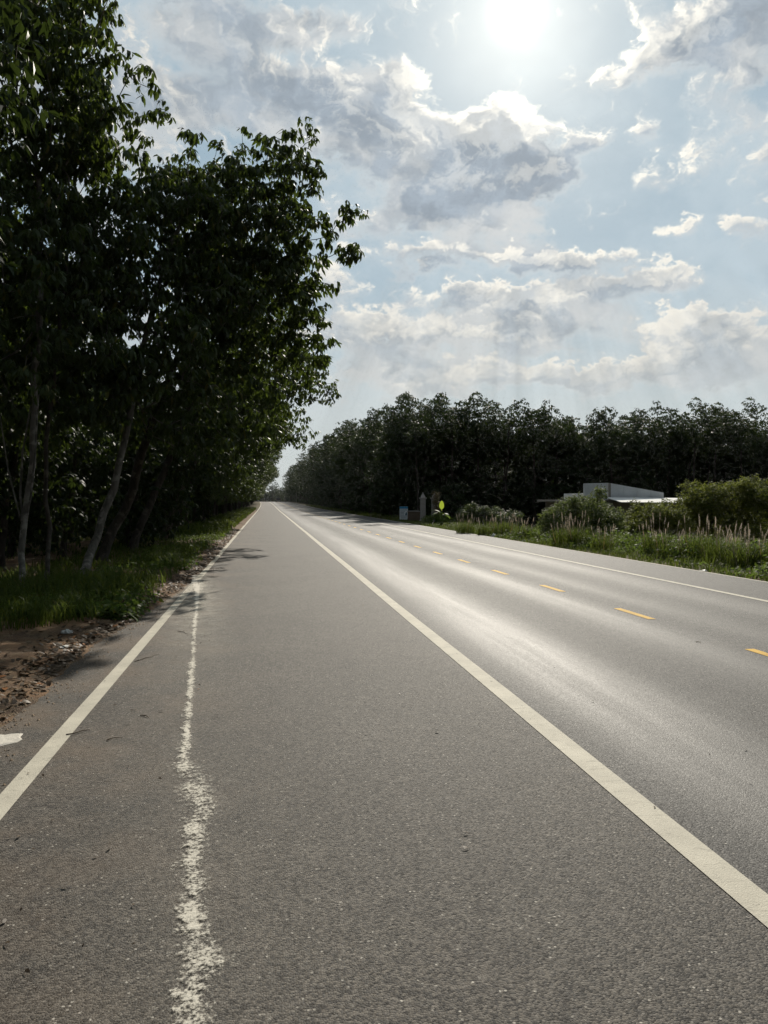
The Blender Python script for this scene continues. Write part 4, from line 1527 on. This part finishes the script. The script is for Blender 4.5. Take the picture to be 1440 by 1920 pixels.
# ------------------------------------------------------------------ what lies on the road and the verge
# dried white spill running down the shoulder
path = [(345, 1070), (352, 1078), (370, 1102), (368, 1150), (364, 1190), (362, 1240), (357, 1290), (352, 1350), (349, 1400), (340, 1430), (362, 1458), (372, 1500), (369, 1560), (362, 1620),
        (360, 1690), (364, 1750), (380, 1785), (398, 1812), (374, 1842), (357, 1880), (362, 1915), (366, 2000)]
pg = np.array([on_ground(x, y) for x, y in path])
s = np.concatenate([[0], np.cumsum(np.linalg.norm(np.diff(pg, axis=0), axis=1))])
u = np.arange(0, s[-1], .05)
cx_, cy_ = np.interp(u, s, pg[:, 0]), np.interp(u, s, pg[:, 1])
wv = np.linspace(-1, 1, 9)
hw = .62
V = np.stack([cx_[:, None] + wv[None] * hw, np.repeat(cy_[:, None], 9, 1), np.full((len(u), 9), .0065)], -1)
V[..., 0] = np.maximum(V[..., 0], -1.9 + 0 * V[..., 0])
uv = np.stack([np.repeat(wv[None] * hw, len(u), 0), np.repeat(cy_[:, None], 9, 1)], -1).reshape(-1, 2)
V = V.reshape(-1, 3)
i = (np.arange(len(u) - 1)[:, None] * 9 + np.arange(8)[None]).ravel()
q = np.stack([i, i + 1, i + 10, i + 9], -1)[:, ::-1]
mat_spill, G, out = material('dried_spill')
uvn = G.n('ShaderNodeTexCoord')
uu, vv_, _ = G.sep(uvn.outputs['UV'])
co = uvn.outputs['Object']
n1 = G.noise(co, 38.0, 6, .72)
n2 = G.noise(co, 4.5, 4, .6)
n3 = G.noise(co, 95.0, 3, .65)


def bell(w):
    t = G.m('DIVIDE', uu, w)
    return G.m('POWER', math.e, G.m('MULTIPLY', G.m('MULTIPLY', t, t), -1.0))


far_ = G.ss(vv_, 11.5, 15.5)
near_ = G.ss(vv_, 4.5, 5.1, 1.0, 0.0)
loose = G.m('MULTIPLY', near_, G.ss(vv_, 3.75, 4.05))          # the stretch where it breaks up
loose = G.m('MAXIMUM', loose, G.m('MULTIPLY', G.ss(vv_, 2.75, 2.95, 1.0, 0.0), .7))
wid_ = G.m('ADD', .036, G.m('MULTIPLY', near_, .022))
wid_ = G.m('ADD', wid_, G.m('MULTIPLY', loose, .035))
amp = G.m('SUBTRACT', G.m('SUBTRACT', .74, G.m('MULTIPLY', near_, .08)), G.m('MULTIPLY', loose, .28))
tt = G.m('DIVIDE', G.m('ADD', uu, G.m('MULTIPLY', G.m('SUBTRACT', G.noise(co, 9.0, 3, .6), .5), .10)), wid_)
line_ = G.m('POWER', math.e, G.m('MULTIPLY', G.m('MULTIPLY', tt, tt), -1.0))
m1 = G.m('MULTIPLY', line_, G.m('MULTIPLY', amp, G.ss(n2, .25, .6, .85, 1.1)))
m2 = G.m('MULTIPLY', bell(.22), G.ss(n2, .34, .64, .0, .26))
m2 = G.m('ADD', m2, G.m('MULTIPLY', loose, G.m('MULTIPLY', bell(.14), .16)))
msk = G.m('ADD', m1, m2)
msk = G.m('ADD', msk, G.m('MULTIPLY', far_, G.m('MULTIPLY', bell(.30), .80)))
grain = G.m('ADD', G.m('MULTIPLY', G.m('SUBTRACT', n1, .5), 2.0), G.m('MULTIPLY', G.m('SUBTRACT', n3, .5), 1.6))
al = G.ss(G.m('ADD', msk, grain), .44, 1.05)
dust = G.m('MULTIPLY', G.m('MULTIPLY', bell(.40), G.ss(vv_, 6.0, 13.0, .05, .62)), G.ss(n2, .25, .7, .3, 1.0))
dust = G.m('MULTIPLY', dust, G.ss(n1, .3, .65, .45, 1.0))
al = G.m('MAXIMUM', al, dust)
al = G.m('MULTIPLY', al, G.m('MULTIPLY', G.ss(G.m('ABSOLUTE', uu), .42, .60, 1.0, 0.0), G.ss(vv_, 16.7, 17.3, 1.0, 0.0)))
p = pbsdf(G, None, G.mix(n1, (.44, .40, .33), (.68, .64, .55)), .85, .25, 0, bump(G, n1, .6, .012))
tr_ = G.n('ShaderNodeBsdfTransparent')
mx = G.n('ShaderNodeMixShader')
G.put(mx.inputs[0], al)
G.t.links.new(tr_.outputs[0], mx.inputs[1])
G.t.links.new(p.outputs[0], mx.inputs[2])
G.t.links.new(mx.outputs[0], out.inputs['Surface'])
sp_ = link('dried_spill', mesh_tri('dried_spill', V, q, uv), mat_spill)
tag(sp_, 'long broken streak of dried white spill down the left shoulder', 'spill')

# broken white crust at the very left
pc = on_ground(8, 1388)
mb = MB()
rr = random.Random(4)
n = 15
ring = []
for i in range(n):
    a = 2 * math.pi * i / n
    k = 1 + rr.uniform(-.42, .35)
    ring.append((.19 * k * math.cos(a) - .03, .20 * k * math.sin(a)))
V = [(x, y, .0) for x, y in ring] + [(x * .86, y * .86, .006 + rr.uniform(-.003, .004)) for x, y in ring] + [(0, 0, .008)]
F = [(i, (i + 1) % n, n + (i + 1) % n, n + i) for i in range(n)] + [(n + i, n + (i + 1) % n, 2 * n) for i in range(n)]
mat_crust = simple('white_crust', (.55, .51, .44), .85, .25, .3, 22.0, bmp=.5)
cr = mb.add(V, F).build('white_crust', mat_crust)
cr.location = (float(pc[0]), float(pc[1]), .001)
tag(cr, 'flat patch of broken white crust at the left picture edge beside the soil', 'crust')


# crumpled litter
def crumple(name, loc, size, seed, mat, label, flat=.6):
    import bmesh
    bm = bmesh.new()
    bmesh.ops.create_icosphere(bm, subdivisions=3, radius=1.0)
    rng = np.random.default_rng(seed)
    ph = rng.uniform(0, 9, 9)
    for v in bm.verts:
        d = v.co.normalized()
        k = 1 + .26 * math.sin(4 * d.x + ph[0] + 2 * d.y) + .2 * math.sin(7 * d.y + ph[1] + 3 * d.z) + .16 * math.sin(11 * d.z + 5 * d.x + ph[2]) + rng.uniform(-.07, .07)
        v.co = d * k * .5
        v.co.z = max(v.co.z * flat, -.2 * flat)
    me = bpy.data.meshes.new(name)
    bm.to_mesh(me)
    bm.free()
    o = link(name, me, mat)
    o.scale = (size, size, size)
    o.location = (loc[0], loc[1], loc[2] + .2 * flat * size)
    o.rotation_euler = (0, 0, rng.uniform(0, 6))
    tag(o, label, 'litter', 'litter along the road edges')
    return o


mat_bag = simple('white_plastic', (.62, .62, .60), .45, .4, .12, 20.0)
mat_foam = simple('grey_white_litter', (.42, .41, .38), .7, .3, .3, 20.0)
for (x, y, sz, lab, m_, fl) in ((925, 1006, .20, 'white plastic bag lying at the right road edge by the plumed grass', mat_bag, .9), (982, 1014, .12, 'small pale scrap at the right road edge, right of the plastic bag', mat_foam, .6),
                                (1087, 1031, .07, 'tiny pale scrap at the right road edge below the left bush', mat_foam, .5), (1270, 1052, .13, 'pale scrap half hidden in the right verge grass below the pale plumes', mat_foam, .5),
                                (1320, 1069, .15, 'flat white scrap on the right road edge below the big bush', mat_bag, .25), (125, 1196, .12, 'grey white scrap lying in the dark left soil', mat_foam, .4),
                                (268, 1094, .16, 'pale crumpled scrap at the edge of the left grass', mat_foam, .4), (120, 1220, .10, 'small curled pale husk on the left soil beside the asphalt', mat_foam, .3)):
    p = on_ground(x, y)
    z = float(soil_z(p[0], p[1])) if p[0] < -1.5 else (float(land_z(p[0], p[1])) - .0 if p[0] > 9.75 else 0.004)
    crumple('litter', (p[0], p[1], z), sz, int(x), m_, lab, fl)

# twigs that can be told apart
mat_twig = simple('dry_twig', (.07, .05, .032), .9, .2, .3, 20.0)
for (xa, ya, xb, yb, lab) in ((118, 1380, 172, 1370, 'thin dark twig lying across the left white line'), (196, 1389, 224, 1386, 'short thin twig on the asphalt right of the left white line'),
                              (252, 1241, 300, 1228, 'dark twig on the shoulder between the left white line and the spill'), (335, 1184, 355, 1190, 'short twig lying on the dried white spill'),
                              (266, 1342, 280, 1346, 'stubby dark bark piece on the shoulder left of the spill'), (1300, 1204, 1316, 1206, 'small dark stick lying in the far lane by the yellow dashes')):
    a, b2 = on_ground(xa, ya), on_ground(xb, yb)
    rng = np.random.default_rng(xa)
    pts = [a + (b2 - a) * t + np.array([rng.uniform(-.02, .02), rng.uniform(-.02, .02), .005 + .005 * math.sin(math.pi * t)]) for t in np.linspace(0, 1, 6)]
    c = pts[0].copy()
    o = MB().tube([p - c for p in pts], [.0032, .004, .0035, .003, .0025, .0012], 6).build('twig', mat_twig)
    o.location = tuple(c)
    tag(o, lab, 'twig', 'twigs on the road')

# leaf litter and crumbs
rl_ = np.random.default_rng(9)


def litter_leaves(X, Y, zf, size):
    n = len(X)
    P = np.stack([X, Y, zf(X, Y) + .006], -1)
    tm = []
    for k in range(6):
        cu = rl_.uniform(.1, .5)
        L, w = 1.0, rl_.uniform(.32, .5)
        v = np.array([(-.5, 0, 0), (-.15, -w / 2, cu * .3), (-.15, w / 2, cu * .35), (.2, -w / 2.4, cu * .3), (.2, w / 2.4, cu * .3), (.5, 0, cu * .1)])
        tm.append((v, np.array([(0, 2, 1), (1, 2, 4), (1, 4, 3), (3, 4, 5)])))
    return scatter(tm, P, rot_rand(rl_, n, .5), size * rl_.uniform(.5, 1.3, n), rl_)


mat_litter = leaf_material('leaf_litter', (.040, .027, .016), (.125, .085, .050), (.08, .05, .025), .2, .2)
Yl = 3.5 + 40 * rl_.uniform(0, 1, 5200) ** 1.5
Xl = soil_edge(Yl) - np.abs(rl_.normal(0, .42, len(Yl)) * (.6 + .8 * (fbm(Yl * 1.2, Yl * 0, 66) > 0))) + .05
V, T = litter_leaves(Xl, Yl, soil_z, .085)
o = link('leaf_litter', mesh_tri('leaf_litter', V, T), mat_litter)
tag(o, 'brown fallen leaves strewn over the left soil edge', 'leaves', kind='stuff')
Yl = 2.5 + 40 * rl_.uniform(0, 1, 420) ** 1.4
Xl = np.where(rl_.uniform(0, 1, 420) < .8, rl_.uniform(-1.9, -.3, 420), rl_.uniform(-.3, 4, 420))
V, T = litter_leaves(Xl, Yl, lambda X, Y: road_z(Y) + .002, .030)
o = link('road_crumbs', mesh_tri('road_crumbs', V, T), mat_litter)
tag(o, 'small dry leaf and bark crumbs scattered on the shoulder', 'crumbs', kind='stuff')
# grit along the edge
n = 2600
Yl = 3 + 22 * rl_.uniform(0, 1, n) ** 1.4
Xl = soil_edge(Yl) + rl_.normal(.02, .14, n)
sz = rl_.uniform(.004, .016, n)
base = np.array([(1, 0, 0), (-.6, .8, 0), (-.6, -.8, 0), (0, 0, .9)])
V = (base[None] * sz[:, None, None] + np.stack([Xl, Yl, np.maximum(soil_z(Xl, Yl), .0) + .001], -1)[:, None]).reshape(-1, 3)
T = (np.array([(0, 1, 3), (1, 2, 3), (2, 0, 3)])[None] + (np.arange(n) * 4)[:, None, None]).reshape(-1, 3)
o = link('grit', mesh_tri('grit', V, T), simple('grit_stone', (.20, .15, .105), .9, .2, .5, 30.0))
tag(o, 'loose grit along the crumbling left asphalt edge', 'grit', kind='stuff')

# ------------------------------------------------------------------ the hazy air down the road
hz = MB().box((0, 1200, 9.0), (5200, 3800, 30.0)).build('haze', None)
m, G, out = material('haze_air')
vol = G.n('ShaderNodeVolumePrincipled')
vol.inputs['Color'].default_value = (.86, .90, .95, 1)
vol.inputs['Density'].default_value = .00006
vol.inputs['Anisotropy'].default_value = .3
G.t.links.new(vol.outputs[0], out.inputs['Volume'])
hz.data.materials.clear()
hz.data.materials.append(m)
tag(hz, 'thin pale haze hanging in the air along the road', 'haze', kind='stuff')
